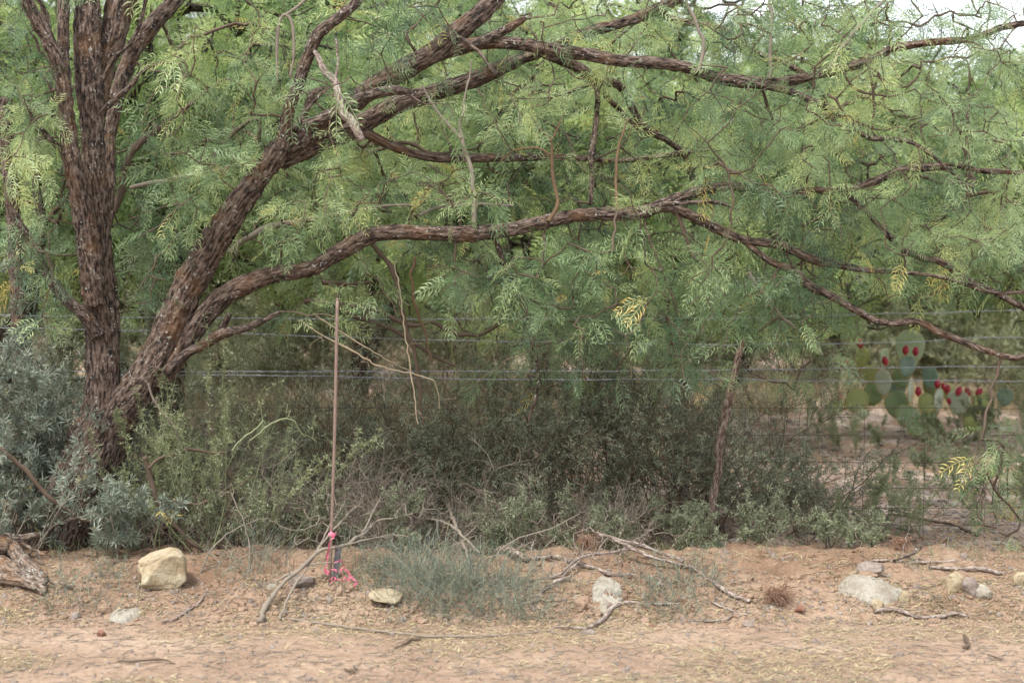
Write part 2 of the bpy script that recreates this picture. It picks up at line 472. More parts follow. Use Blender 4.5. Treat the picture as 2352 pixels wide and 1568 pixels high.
# ---------------------------------------------------------------- the near mesquite
def L3(pts, Y0, Y1=None, bump=0.):
    """traced limb (px, py, width px) with a distance running from Y0 to Y1"""
    pts = np.array(pts, float); Y1 = Y0 if Y1 is None else Y1
    d = np.concatenate([[0], np.cumsum(np.hypot(*np.diff(pts[:, :2], axis=0).T))]); t = d / d[-1]
    Y = Y0 + (Y1 - Y0) * t + bump * np.sin(np.pi * t)
    P = Wp(pts[:, 0], pts[:, 1], Y)
    return np.column_stack([P, pts[:, 2] / 2 * .95 * Y / F])
tree = empty('mesquite_tree', base(150, 8.05), 'big leaning mesquite with dark furrowed stems and long low limbs reaching right over the fence', 'tree')
tr_mb = MB(); seeds = []
trunk_parts = [
    (L3([(95, 1330, 150), (130, 1240, 150), (180, 1120, 140), (225, 1020, 150), (250, 950, 120)], 8.05, 8.15), 72),
    (L3([(205, 1060, 110), (228, 960, 100), (238, 880, 84), (236, 780, 82), (232, 680, 78), (226, 590, 70), (222, 480, 60), (214, 360, 58), (208, 250, 58), (202, 120, 66), (200, 0, 64), (196, -150, 60)], 8.15, 8.3), 60),
    (L3([(220, 700, 60), (208, 600, 62), (190, 480, 54), (164, 356, 46), (151, 262, 40), (142, 176, 36), (112, 94, 34), (70, 20, 32), (40, -80, 28), (10, -200, 24)], 8.1, 7.85), 40),
    (L3([(160, 1180, 100), (215, 1060, 110), (285, 940, 92), (340, 855, 88), (388, 765, 82), (430, 668, 80), (480, 575, 76), (545, 475, 64), (600, 400, 56), (645, 338, 54)], 8.15, 8.05), 60)]
for i, (p, s) in enumerate(trunk_parts):
    C = tube(tr_mb, p, step=.012, sides=s, ridge=.011, knot=.6, seed=i * 3.1); seeds.append(C[::5, :3])
tr_mb.build('trunk', M_bark, tree)
UPG = []
limbs = [  # (points, Y0, Y1, material, ridge)
    ([(157, 260, 26), (150, 187, 30), (144, 112, 30), (146, 0, 30), (150, -120, 26)], 8.12, 8.2, 0, .005),
    ([(225, 250, 34), (244, 150, 46), (262, 94, 60), (280, 0, 74), (300, -120, 70)], 8.3, 8.45, 0, .009),
    ([(250, 520, 26), (252, 420, 28), (256, 300, 32), (285, 175, 36), (311, 109, 40), (349, 56, 42), (405, 0, 38), (470, -80, 34)], 8.45, 8.8, 0, .007),
    ([(645, 345, 40), (660, 262, 31), (686, 187, 30), (709, 124, 30), (735, 75, 30), (784, 37, 26), (820, 5, 24), (870, -60, 22)], 8.05, 7.9, 1, .003),
    ([(630, 365, 46), (720, 302, 48), (790, 255, 50), (856, 202, 50), (931, 161, 52), (1006, 116, 54), (1058, 67, 50), (1111, 22, 45), (1141, -8, 42), (1210, -90, 36)], 8.1, 8.3, 0, .008),
    ([(640, 372, 44), (735, 328, 48), (818, 290, 50), (875, 258, 48), (931, 232, 46), (1020, 208, 42), (1100, 180, 42), (1148, 157, 38), (1212, 128, 30), (1290, 100, 26), (1343, 75, 27), (1418, 56, 26), (1475, 34, 28), (1531, 8, 32), (1590, -30, 30)], 8.15, 9.0, 0, .007),
    ([(1000, 122, 46), (1043, 112, 42), (1100, 101, 34), (1175, 101, 32), (1250, 111, 32), (1343, 124, 32), (1418, 139, 30), (1493, 144, 30), (1568, 154, 28), (1611, 169, 28), (1674, 184, 30), (1772, 191, 30), (1840, 180, 26), (1918, 161, 24), (1993, 142, 22), (2050, 112, 20), (2124, 99, 19), (2218, 92, 18), (2274, 75, 17), (2312, 62, 16), (2400, 50, 14), (2500, 60, 10)], 8.25, 8.1, 0, .005),
    ([(1720, 190, 18), (1760, 197, 20), (1824, 214, 18), (1892, 244, 17), (1937, 266, 17), (1993, 315, 14), (2042, 319, 12), (2098, 330, 11), (2143, 360, 9), (2181, 394, 7), (2237, 442, 5)], 8.15, 7.9, 1, .002),
    ([(1500, 28, 20), (1562, 49, 16), (1637, 60, 16), (1693, 86, 15), (1749, 127, 12), (1805, 146, 14), (1869, 191, 16), (1899, 240, 14), (1911, 270, 10), (1937, 296, 12), (1978, 311, 11)], 8.95, 9.0, 0, .002),
    ([(1240, 112, 24), (1261, 127, 24), (1317, 150, 26), (1370, 184, 28), (1418, 195, 22), (1441, 225, 20), (1475, 289, 18), (1531, 322, 16), (1571, 356, 14), (1610, 430, 10)], 8.5, 9.1, 0, .003),
    ([(1366, 191, 14), (1396, 225, 14), (1426, 259, 13), (1471, 296, 12)], 8.75, 8.95, 0, .001),
    ([(1371, 190, 14), (1370, 262, 13), (1360, 330, 16), (1359, 400, 13), (1358, 470, 11)], 8.8, 8.4, 0, .001),
    ([(830, 300, 28), (900, 335, 24), (960, 355, 22), (1021, 364, 22), (1118, 362, 22), (1231, 360, 19), (1343, 364, 15), (1418, 369, 12), (1571, 352, 14), (1640, 342, 9)], 8.3, 8.8, 0, .003),
    ([(360, 880, 50), (412, 814, 54), (450, 750, 56), (487, 701, 54), (525, 671, 50), (581, 645, 46), (637, 630, 43), (712, 618, 40), (769, 585, 42), (837, 546, 42), (893, 534, 38), (1006, 536, 38), (1081, 536, 40), (1156, 529, 38), (1231, 514, 36), (1343, 493, 33), (1456, 491, 32), (1512, 475, 34), (1571, 450, 30), (1600, 438, 29), (1656, 428, 26), (1712, 431, 21), (1790, 442, 16), (1870, 437, 16), (1937, 435, 19), (1990, 424, 20), (2068, 392, 23), (2117, 386, 22), (2200, 382, 19), (2256, 392, 15), (2360, 400, 12)], 8.1, 7.95, 0, .008),
    ([(1490, 480, 22), (1530, 478, 24), (1562, 485, 26), (1600, 500, 28), (1656, 530, 25), (1712, 552, 22), (1787, 562, 22), (1824, 578, 22), (1873, 600, 24), (1918, 607, 22), (1974, 618, 17), (2031, 622, 13), (2136, 633, 10), (2199, 648, 10), (2256, 667, 11), (2312, 673, 10), (2380, 666, 9)], 8.0, 7.8, 0, .004),
    ([(1515, 470, 14), (1562, 467, 11), (1637, 463, 11), (1693, 480, 5)], 7.95, 7.85, 1, .001),
    ([(1712, 555, 16), (1770, 600, 17), (1824, 622, 22), (1854, 652, 22), (1911, 682, 19), (1967, 712, 19), (2012, 735, 17), (2057, 742, 17), (2106, 738, 18), (2162, 765, 18), (2218, 787, 18), (2267, 806, 16), (2323, 821, 14), (2352, 817, 13), (2420, 790, 10)], 7.95, 7.75, 0, .003),
    ([(2210, 784, 10), (2240, 797, 7), (2263, 810, 3)], 7.77, 7.7, 1, 0),
    ([(1937, 440, 14), (1990, 490, 14), (2060, 560, 15), (2117, 592, 16), (2162, 603, 17), (2214, 641, 18), (2274, 667, 15), (2331, 693, 16), (2400, 735, 12)], 8.0, 8.05, 0, .002),
    ([(380, 855, 26), (431, 810, 24), (469, 791, 26), (506, 768, 26), (562, 753, 20), (607, 735, 15), (645, 716, 8)], 8.02, 7.85, 1, .002),
    ([(500, 772, 18), (513, 748, 17), (527, 722, 14)], 7.98, 7.9, 1, .001),
    ([(15, 461, 12), (37, 499, 18), (64, 540, 21), (94, 600, 24), (124, 656, 26), (161, 697, 30), (195, 725, 34), (225, 770, 38)], 7.85, 8.1, 1, .003),
    ([(56, 252, 7), (66, 252, 10), (74, 270, 13), (86, 296, 17), (98, 302, 15), (116, 322, 15), (152, 352, 20)], 7.85, 8.02, 1, .001),
    ([(345, -30, 10), (334, 0, 10), (322, 49, 10), (296, 98, 10), (259, 139, 12), (238, 180, 14)], 8.05, 8.15, 1, 0),
    ([(379, 144, 8), (337, 158, 12), (300, 195, 14), (262, 232, 14), (232, 262, 12)], 8.0, 8.15, 1, 0),
    ([(98, 240, 6), (112, 256, 9), (128, 275, 11), (148, 300, 12)], 8.0, 8.1, 1, 0),
    ([(60, -30, 8), (95, 8, 9), (108, 32, 10), (112, 60, 9), (118, 95, 12)], 8.0, 8.0, 1, 0),
    ([(700, 290, 30), (740, 274, 28), (781, 255, 28), (818, 232, 28), (856, 217, 28), (893, 208, 26), (930, 209, 20), (944, 214, 12)], 7.98, 7.85, 1, .003),
    ([(936, 214, 9), (955, 228, 6), (975, 240, 4)], 7.85, 7.82, 1, 0),
    ([(1080, 108, 24), (1103, 98, 27), (1156, 71, 23), (1196, 48, 18), (1208, 42, 12)], 8.2, 8.05, 1, .002),
    ([(1050, 82, 8), (1100, 120, 8), (1141, 172, 9)], 8.15, 7.95, 1, 0),
    ([(675, 300, 14), (700, 262, 16), (720, 215, 16), (745, 200, 9)], 8.1, 8.2, 1, .001),
    ([(690, 285, 8), (715, 240, 9), (757, 198, 6)], 8.0, 7.95, 1, 0),
]
for i, (pts, y0, y1, mk, rd) in enumerate(limbs):
    mb = MB(); P4 = L3(pts, y0, y1); rm = P4[:, 3].max()
    C = tube(mb, P4, step=max(.009, rm * .25), sides=40 if rm > .035 else (20 if rm > .015 else 10), ridge=rd, knot=.5, seed=20 + i * 2.7, wig=.5 if rm < .02 else .2)
    mb.build('limb', M_bark2 if mk else M_bark, tree)
    if pts[0][0] > 100 or i in (0, 1, 2, 21): seeds.append(C[::4, :3])
# pale broken branch hanging in front of the fork
mb = MB(); tube(mb, L3([(722, 118, 10), (731, 132, 14), (746, 165, 17), (769, 187, 20), (780, 232, 20), (790, 262, 22), (807, 278, 24), (831, 322, 18)], 7.95, 7.85), sides=16, ridge=.002, knot=.6, seed=3)
tube(mb, L3([(768, 190, 9), (776, 150, 7), (772, 90, 6)], 7.93, 7.9), sides=8, seed=5)
tag(mb.build('broken_branch', M_deadwood, tree), 'pale barkless broken branch hanging at the fork')
mb = MB(); tube(mb, L3([(637, 187, 5), (636, 112, 7), (641, 56, 8), (654, 34, 8), (671, 56, 8), (675, 124, 7), (667, 176, 5)], 8.0, 8.0), sides=8, knot=.4, seed=9)
tube(mb, L3([(654, 36, 7), (690, 10, 7), (740, -40, 7)], 8.0, 8.0), sides=8, seed=1)
mb.build('dead_twig', M_twig_grey, tree)

# upright young shoots and hanging twigs, traced
shoots = [
    ([(1092, 512, 14), (1088, 431, 11), (1077, 375, 11), (1062, 326, 10), (1058, 281, 7), (1075, 200, 5), (1080, 140, 3)], 8.0, 'g'),
    ([(1058, 319, 9), (1025, 281, 8), (1002, 255, 6), (969, 195, 4)], 7.98, 'g'),
    ([(1258, 508, 12), (1280, 469, 10), (1270, 412, 9), (1268, 356, 8), (1265, 322, 7), (1238, 292, 5), (1212, 217, 3)], 7.9, 'b'),
    ([(1266, 355, 6), (1230, 340, 5), (1180, 345, 4), (1150, 370, 3)], 7.88, 'b'),
    ([(1265, 325, 6), (1278, 300, 5), (1290, 270, 3)], 7.88, 'b'),
    ([(1418, 484, 9), (1415, 431, 8), (1422, 337, 6), (1441, 274, 4)], 7.9, 'b'),
    ([(1607, 165, 9), (1618, 112, 9), (1607, 67, 9), (1577, 0, 7), (1560, -30, 6)], 8.1, 'g'),
    ([(1768, 182, 9), (1772, 94, 8), (1770, 0, 7), (1770, -40, 6)], 8.1, 'g'),
    ([(1907, 160, 11), (1937, 105, 10), (1974, 60, 9), (2027, 4, 7), (2060, -40, 5)], 8.1, 'g'),
    ([(1995, 148, 7), (2006, 225, 7), (2003, 311, 5)], 8.1, 'd'),
    ([(2222, 450, 5), (2224, 380, 7), (2222, 300, 7), (2224, 220, 7), (2228, 160, 5)], 8.2, 'd'),
    ([(1137, 545, 15), (1156, 600, 13), (1182, 656, 13), (1208, 709, 12), (1220, 765, 12), (1231, 814, 11), (1235, 870, 9), (1227, 926, 7), (1216, 964, 4)], 8.15, 'w'),
    ([(850, 560, 12), (890, 607, 13), (912, 656, 15), (927, 712, 13), (942, 776, 11), (957, 832, 10), (965, 907, 9), (970, 975, 6)], 8.25, 'd'),
    ([(952, 590, 7), (945, 640, 7), (955, 700, 7), (978, 770, 6), (990, 830, 4)], 8.25, 'b'),
    ([(740, 650, 12), (800, 652, 12), (848, 648, 9)], 8.5, 'd'),
    ([(700, 690, 10), (781, 701, 12), (837, 705, 13), (893, 724, 12), (950, 746, 11), (991, 738, 7)], 8.5, 'd'),
    ([(740, 690, 8), (781, 705, 10), (826, 731, 11), (893, 750, 11), (961, 795, 9), (1006, 821, 8), (1043, 840, 5)], 8.6, 'd'),
    ([(980, 738, 8), (1006, 746, 10), (1043, 765, 12), (1100, 772, 7)], 8.7, 'd'),
    ([(525, 580, 10), (600, 527, 16), (675, 510, 16), (750, 495, 11), (860, 478, 8), (960, 470, 5)], 8.6, 'g'),
    ([(300, 431, 10), (356, 420, 12), (431, 405, 12), (487, 394, 8), (560, 380, 4)], 8.35, 'g'),
    ([(262, 487, 18), (296, 375, 20), (330, 319, 17), (394, 274, 14), (450, 232, 9)], 8.6, 'd'),
    ([(860, 330, 9), (940, 330, 10), (1000, 352, 8), (1100, 340, 4)], 8.6, 'd'),
    ([(960, 420, 10), (1010, 440, 14), (1050, 480, 9), (1060, 530, 6)], 8.4, 'd'),
    ([(960, 495, 6), (1000, 480, 9), (1080, 470, 9), (1180, 470, 6)], 8.45, 'g'),
    ([(1480, 505, 6), (1500, 570, 7), (1530, 640, 6), (1560, 720, 5), (1600, 760, 3)], 8.0, 'd'),
    ([(1550, 480, 8), (1580, 560, 7), (1600, 600, 6), (1640, 640, 5), (1680, 700, 3)], 7.95, 'd'),
    ([(1717, 625, 7), (1760, 680, 8), (1800, 730, 7), (1850, 770, 5), (1890, 815, 3)], 7.95, 'g'),
    ([(1420, 540, 4), (1440, 600, 5), (1490, 650, 5), (1540, 690, 3)], 8.05, 'd'),
    ([(1749, 195, 6), (1760, 240, 8), (1775, 270, 6), (1760, 280, 3)], 8.2, 'd'),
    ([(1930, 155, 6), (1960, 200, 7), (2000, 215, 6), (2050, 220, 6), (2100, 205, 3)], 8.1, 'd'),
    ([(1985, 140, 7), (2040, 190, 8), (2085, 198, 7), (2110, 170, 5), (2116, 140, 3)], 8.15, 'd'),
    ([(1800, 560, 5), (1830, 640, 6), (1840, 700, 5), (1870, 780, 3)], 8.2, 'd'),
]
SM = {'g': M_twig_grey, 'b': M_twig_brown, 'd': M_twig, 'w': M_bark2}
for i, (pts, y, k) in enumerate(shoots):
    mb = MB(); C = tube(mb, L3(pts, y, y + .06), sides=8, knot=.35, seed=i * 1.3, wig=.9)
    mb.build('shoot', SM[k], tree); seeds.append(C[::3, :3])
S = np.vstack(seeds)
# where foliage hangs (coarse density of the crown, rows of 100, columns of 147)
DENS = ["5212436787776755", "5223557876657656", "6356767887786656", "6378888787788777", "5268888787689999",
        "6244676668658999", "5222433688887543", "2110111368865311", "0000000123442000", "0000000000000000", "0000000000000003", "0000000000000004", "0000000000000002"]
Wg = np.array([[int(c) for c in r] for r in DENS], float) ** 1.25
def att_from(Wg, n, ylo, yhi, R):
    p = (Wg / Wg.sum()).ravel(); k = R.choice(len(p), n, p=p)
    r, c = k // 16, k % 16
    px = (c + R.random(n)) * 147; py = (r + R.random(n)) * 100
    return Wp(px, py, R.uniform(ylo, yhi, n)), px, py
back, _, _ = att_from(Wg, 2100, 8.3, 10.2, rng)
front, fx, fy = att_from(Wg, 1350, 7.5, 8.2, rng)
mx_, my_ = proj(np.vstack([s for s in seeds[:4 + 20]]))
dm = np.array([np.hypot(mx_ - a, my_ - b).min() for a, b in zip(fx, fy)])
front = front[(dm > 58) | (rng.random(len(dm)) < np.where(fx > 1600, .55, .06))]
n = 420
above = Wp(rng.uniform(-350, 2700, n), rng.uniform(-420, 0, n), rng.uniform(7.4, 10.5, n))
ATT = np.vstack([back, front, above])
ds = np.min([((ATT - q) ** 2).sum(1) for q in S[::2]], axis=0) ** .5; ATT = ATT[ds > .13]; ax, ay = proj(ATT); ATT = ATT[~((ax > 1960) & (ax < 2352) & (ay > 690) & (ay < 1000))]
g = grow(S, ATT, .06, .17, .0021, .38, .012, .09)
mb = MB(); twig_mesh(mb, g, 4)
mb.build('twigs', M_twig, tree)
LT = [mesq_leaf([7, 9, 6, 8, 5, 8][k % 6], [.12, .15, .1, .13, .08, .14][k % 6] * .95, [.05, .045, .055, .048, .05, .04][k % 6] * 1.1, .0048, [.5, .35, .8, .2, .6, .45][k % 6], .03, k, [.5, .35, .7, .45, .6, .3][k % 6], .22) for k in range(12)]
def foliage(g, per, tmpls, size=1., droop=1.4, R=rng, back_nodes=3, cshift=0.):
    P, par, rad, e, pr, r0, tips, cnt = g
    mb = MB(); pos = []; dr = []
    d0 = unit(P[tips] - P[np.maximum(par[tips], 0)])
    for k in range(per):
        nd = tips.copy()
        for _ in range(R.integers(0, back_nodes + 1)):
            q = par[nd]; nd = np.where(q >= e[0], q, nd)
        f = R.random((len(nd), 1)); q = np.where(par[nd] >= e[0], par[nd], nd)
        pos.append(P[nd] * f + P[q] * (1 - f))
        v = R.normal(size=(len(nd), 3)); v[:, 2] = v[:, 2] * .7 - .05
        dr.append(unit(unit(v) + d0 * .5))
    pos = np.vstack(pos); dr = np.vstack(dr); n = len(pos)
    tint = np.clip((fbm(pos * 1.9, 3) - .3) * 2, 0, .85) + cshift
    c = np.clip(tint + R.normal(0, .17, n), 0, .9)
    c = np.where(R.random(n) < .022, R.uniform(.9, 1, n), c)
    pick = R.integers(0, len(tmpls), n)
    up = np.array([0, 0, 1.]) + R.normal(0, .9, (n, 3))
    for i, tm in enumerate(tmpls):
        s = pick == i
        place(mb, tm, pos[s], dr[s], up[s], size * R.uniform(.65, 1.25, s.sum()), c[s], R.uniform(.4, 1.6, s.sum()) * droop)
    return mb
foliage(g, 4, LT).build('crown', M_leaf, tree, smooth=False)

# ---------------------------------------------------------------- trees behind
FT = [mesq_leaf(5, .14, .07, .0125, .6, .03, 5), mesq_leaf(6, .15, .06, .011, .45, .03, 6)]
def far_tree(px, Y, h, wd, zlo, seed, label, tips=900, leaves=3, proto=None, lean=0., mats=None, name='mesquite_tree', stems=3, size=1.15, rt=.06):
    R = np.random.default_rng(seed); b = base(px, Y)
    root = empty(name, b, label, 'tree', 'trees beyond the fence')
    if proto is not None:
        root.rotation_euler.z = R.uniform(1.5, 5); s = h / proto['h']; root.scale = (wd / proto['w'], wd / proto['w'], s)
        for ch in proto.children:
            c = ch.copy(); COL.objects.link(c); c.parent = root
        return root
    mb = MB(); sd = []
    for k in range(stems):
        a = R.uniform(0, 6.28); rx = wd * R.uniform(.12, .3)
        top = b + [math.cos(a) * rx + lean, math.sin(a) * rx, h * R.uniform(.65, .85)]
        mid = b + (top - b) * .45 + R.normal(0, .12, 3) * [1, 1, .2]
        q1 = b + (top - b) * .18 + R.normal(0, .05, 3) * [1, 1, 0]
        r = rt * R.uniform(.7, 1.1)
        C = tube(mb, np.array([[*(b - [0, 0, .1]), r * 1.4], [*q1, r * 1.05], [*mid, r * .7], [*top, r * .25]]), step=.06, sides=12, ridge=.006, knot=.5, seed=seed + k, wig=.6)
        sd.append(C[2:, :3])
    n = tips
    u = unit(R.normal(size=(n, 3))); rr = R.random(n) ** .45
    cz = (h + zlo) / 2
    A = b + np.stack([u[:, 0] * rr * wd / 2 + lean, u[:, 1] * rr * wd / 2 * .9, cz + u[:, 2] * rr * (h - zlo) / 2], -1)
    q = fbm(A * .9 + seed, 2); A = A[q > .46]
    A[:, 2] += .25 * (fbm(A * 1.1, 2) - .5)
    g = grow(np.vstack(sd), A, .16, .25, .0062, .42, .06, R=R)
    twig_mesh(mb, g, 3)
    mb.build('trunk', M_bark_far, root)
    foliage(g, leaves, FT, size, 1., R, 2).build('crown', M_leaf_far, root, smooth=False)
    root['h'] = h; root['w'] = wd
    return root
fp = []
fp.append(far_tree(395, 10.9, 4.0, 3.4, 1.1, 1, 'dark stemmed tree right behind the big leaning stem, beyond the fence', 1500, 3, stems=4, rt=.085))
fp.append(far_tree(1250, 14.0, 4.6, 4.6, .75, 2, 'bright green spreading tree beyond the fence above the middle of the dark thicket', 2300, 3))
fp.append(far_tree(1540, 13.0, 3.9, 4.2, .8, 3, 'low bright tree beyond the fence left of the prickly pear, drooping almost to the ground', 2200, 3, lean=.85))
fp.append(far_tree(2330, 19.5, 3.8, 4.4, .8, 4, 'shady tree behind the prickly pear at the right edge', 1800, 3))
far_tree(-60, 11.5, 4.2, 3.6, 1., 5, 'tree at the left edge beyond the fence', proto=fp[0])
for i, (px, Y, h, wd, k, lb) in enumerate([
        (820, 15.5, 4.6, 4.2, 1, 'pale green tree seen between the forked limbs of the big tree'),
        (560, 21, 5.6, 5.5, 2, 'taller tree far behind the upright stems'),
        (1560, 19, 4.4, 5.0, 3, 'middle distance tree above the crooked fence post'),
        (2050, 22, 4.3, 5.6, 1, 'tree far behind the prickly pear, under the gap of bright sky'),
        (1100, 27, 6.2, 7.5, 2, 'far tree closing the view behind the steel rod'),
        (150, 18, 5.2, 5.0, 3, 'tree behind the dark upright stems on the left'),
        (1750, 29, 5.4, 8, 1, 'farthest tree over the open ground right of centre'),
        (2560, 14, 3.6, 3.8, 2, 'tree beyond the right edge, only its left side in view'),
        (2450, 27, 4.6, 7, 3, 'farthest tree at the right, below the bright sky'),
        (650, 30, 7.5, 8, 1, 'farthest tree at the left of the view'),
        (-150, 26, 7.5, 8, 2, 'far tree beyond the left edge')]):
    far_tree(px, Y, h, wd, 1, 40 + i, lb, proto=fp[k])

# leaning dead looking stem at the left edge, its own tree
st = empty('tree_stump_stem', base(60, 8.7), 'tall dark broken stem at the left edge, snapped off level with the upper branches', 'tree')
mb = MB(); tube(mb, L3([(75, 1230, 60), (60, 950, 50), (45, 700, 44), (33, 520, 38), (24, 412, 38), (14, 319, 38), (11, 228, 36)], 8.7, 8.6), sides=36, ridge=.008, knot=.5, seed=77)
mb.build('trunk', M_bark, st)
for pts in ([(60, 760, 28), (88, 600, 24), (100, 520, 22), (86, 430, 22), (90, 337, 20), (104, 250, 14)], [(100, 520, 16), (140, 470, 12), (165, 440, 10)]):
    mb = MB(); tube(mb, L3(pts, 8.75, 8.7), sides=14, ridge=.002, knot=.5, seed=pts[0][0], wig=.5); mb.build('limb', M_bark2, st)

# ---------------------------------------------------------------- shrubs
def wands(o, d, L, r, n_side, levels, R, ang=.75, bend=.12, ratio=.45, up=.1):
    """straight-ish shoots with shorter side shoots; returns twig pieces P, Q, radii and level"""
    out = []
    def run(o, d, L, r, lv):
        n = len(o); K = 7 if lv == 0 else (5 if lv == 1 else 3)
        p = o.copy(); nodes = [p]; dirs = [d]
        cv = R.normal(0, bend * .5, (n, 3))
        for k in range(K):
            q = p + d * (L / K)[:, None]
            out.append((p, q, r * (1 - .75 * k / K), r * (1 - .75 * (k + 1) / K), np.full(n, lv)))
            d = unit(d + cv + R.normal(0, bend, (n, 3)) + [0, 0, up * .1]); p = q; nodes.append(p); dirs.append(d)
        if lv + 1 >= levels: return
        m = n_side[lv]
        N_ = np.stack(nodes, 1); D_ = np.stack(dirs, 1)
        t = R.uniform(.12 if lv == 0 else .05, .98, (n, m)) * K; k = np.minimum(t.astype(int), K - 1); f = (t - k)[..., None]
        ii = np.arange(n)[:, None]
        o2 = (N_[ii, k] * (1 - f) + N_[ii, k + 1] * f).reshape(-1, 3)
        side = unit(np.cross(D_[ii, k].reshape(-1, 3), R.normal(size=(n * m, 3))))
        a = R.normal(ang, .22, n * m)[:, None]
        d2 = unit(D_[ii, k].reshape(-1, 3) * np.cos(a) + side * np.sin(a) + [0, 0, up])
        L2 = np.repeat(L, m) * ratio * (1.15 - .6 * (t / K).ravel()) * R.uniform(.5, 1.3, n * m)
        run(o2, d2, L2, np.repeat(r, m) * .55, lv + 1)
    run(o, d, L, r, 0)
    return [np.concatenate([x[k] for x in out]) for k in range(5)]
def shrub(name, label, px, Y, w_, h, leaf, leaf_mat, stem_mat, n_att, per, seed, stems=22, depth=None, size=1., droop=0., lean=0., group=None, vert=0., sides=(9, 6), rr=.0042, ang=.75, spread=.75, ratio=.45, cat='shrub', up=.1, bend=.12, prob=1.):
    R = np.random.default_rng(seed); b = base(px, Y)
    root = empty(name, b, label, cat, group)
    depth = depth or w_ * .7
    n = stems
    ox = R.uniform(-1, 1, n); oy = R.uniform(-1, 1, n)
    o = np.stack([b[0] + ox * w_ * .34, b[1] + oy * depth * .3, 0 * ox], -1); o[:, 2] = ground_z(o[:, 0], o[:, 1]) - .01
    d = unit(np.stack([(ox * .6 + R.normal(0, .5, n)) * spread * w_ / (w_ + h) * 1.6 + lean, (oy * .5 + R.normal(0, .5, n)) * spread * .8, np.full(n, .8) * R.uniform(.5, 1.2, n)], -1))
    L = h * R.uniform(.55, 1.12, n)
    P, Q, r0, r1, lv = wands(o, d, L, np.full(n, rr), sides, len(sides) + 1, R, ang, bend, ratio, up)
    g0 = ground_z(P[:, 0], P[:, 1]); ok = P[:, 2] > g0 - .03; P, Q, r0, r1, lv = P[ok], Q[ok], r0[ok], r1[ok], lv[ok]
    r0 = np.maximum(r0, .0008); r1 = np.maximum(r1, .0006)
    mbs = MB(); sticks(mbs, P, Q, r0, r1, 4); sticks(mbs, np.repeat(b[None] - [0, 0, .05], len(o), 0), o, np.full(len(o), .004), np.full(len(o), .004), 4); mbs.build('stems', stem_mat, root)
    if per:
        sel = np.where(lv >= 1)[0]; sel = sel[R.random(len(sel)) < prob]; pos = []; dr = []
        for _ in range(per):
            f = R.random((len(sel), 1)); pos.append(P[sel] * f + Q[sel] * (1 - f))
            v = R.normal(size=(len(sel), 3)); v[:, 2] += vert
            dr.append(unit(unit(Q[sel] - P[sel]) + unit(v) * .9))
        pos = np.vstack(pos); dr = np.vstack(dr); n = len(pos)
        c = np.clip(.15 + .6 * fbm(pos * 3, 2) + R.normal(0, .16, n), 0, .95)
        c = np.where(R.random(n) < .006, 1, c)
        mb = MB(); place(mb, leaf, pos, dr, R.normal(size=(n, 3)), size * R.uniform(.7, 1.2, n), c, np.full(n, droop) * 8)
        mb.build('leaves', leaf_mat, root, smooth=False)
    return root
RC = np.random.default_rng(5)
LC_small = cluster(5, .026, .0052, RC)
LC_blue = cluster(5, .042, .0058, RC, (0, .8))
LC_stub = cluster(3, .022, .0045, RC, (.1, .5))
# blue-green shrub, left foreground
shrub('saltbush_shrub', 'blue-green narrow leaved bush at the left edge beside the big trunk base', -40, 8.45, .8, 1.25, LC_blue, M_leaf_blue, M_twig_grey, 0, 3, 61, depth=.45, stems=22, sides=(8, 5), prob=.8)
shrub('saltbush_shrub', 'low blue-green bush at the left edge just above the old dead trunk', -10, 7.7, .5, .75, LC_blue, M_leaf_blue, M_twig_grey, 0, 2, 64, depth=.3, stems=12, sides=(7, 4), prob=.8)
shrub('saltbush_shrub', 'smaller blue-green leafy bush hugging the right side of the trunk base', 228, 7.72, .26, .42, LC_blue, M_leaf_blue, M_twig_grey, 0, 2, 62, stems=7, sides=(6, 3), prob=.8)
shrub('saltbush_shrub', 'blue-green bush beyond the fence left of the dark stem', 40, 8.95, 1.3, 1.45, LC_blue, M_leaf_dark, M_twig, 0, 1, 63, stems=26, sides=(9, 6))
# dark thicket along the fence
for i, (px, Y, w_, h, n_, lb) in enumerate([
        (1680, 9.15, 1.3, 1.0, 760, 'dense dark green thicket round the crooked fence post'),
        (1380, 9.15, 1.4, 1.15, 680, 'dense dark thicket just left of the crooked fence post'),
        (1070, 9.25, 1.3, 1.1, 480, 'dark twiggy bush in the middle between the steel rod and the hanging branch'),
        (1530, 9.8, 1.2, 1.3, 300, 'taller dark bush standing behind the thicket left of the fence post'),
        (1840, 9.0, .7, .5, 180, 'low spreading end of the dark thicket, right of the crooked fence post'),
        (850, 9.3, 1.1, .8, 520, 'dark bush behind the wires just right of the steel rod'),
        (500, 9.1, 1.0, .9, 560, 'dark green bush behind the wires left of the steel rod'),
        ]):
    shrub('thicket_shrub', lb, px, Y, w_, h, LC_small, M_leaf_dark, M_twig, 0, 1, 70 + i, depth=w_ * .75, group='dark shrubs along the fence', stems=int(n_ / 24), sides=(10, 6), rr=.0042, prob=.68, ang=.85, bend=.16)
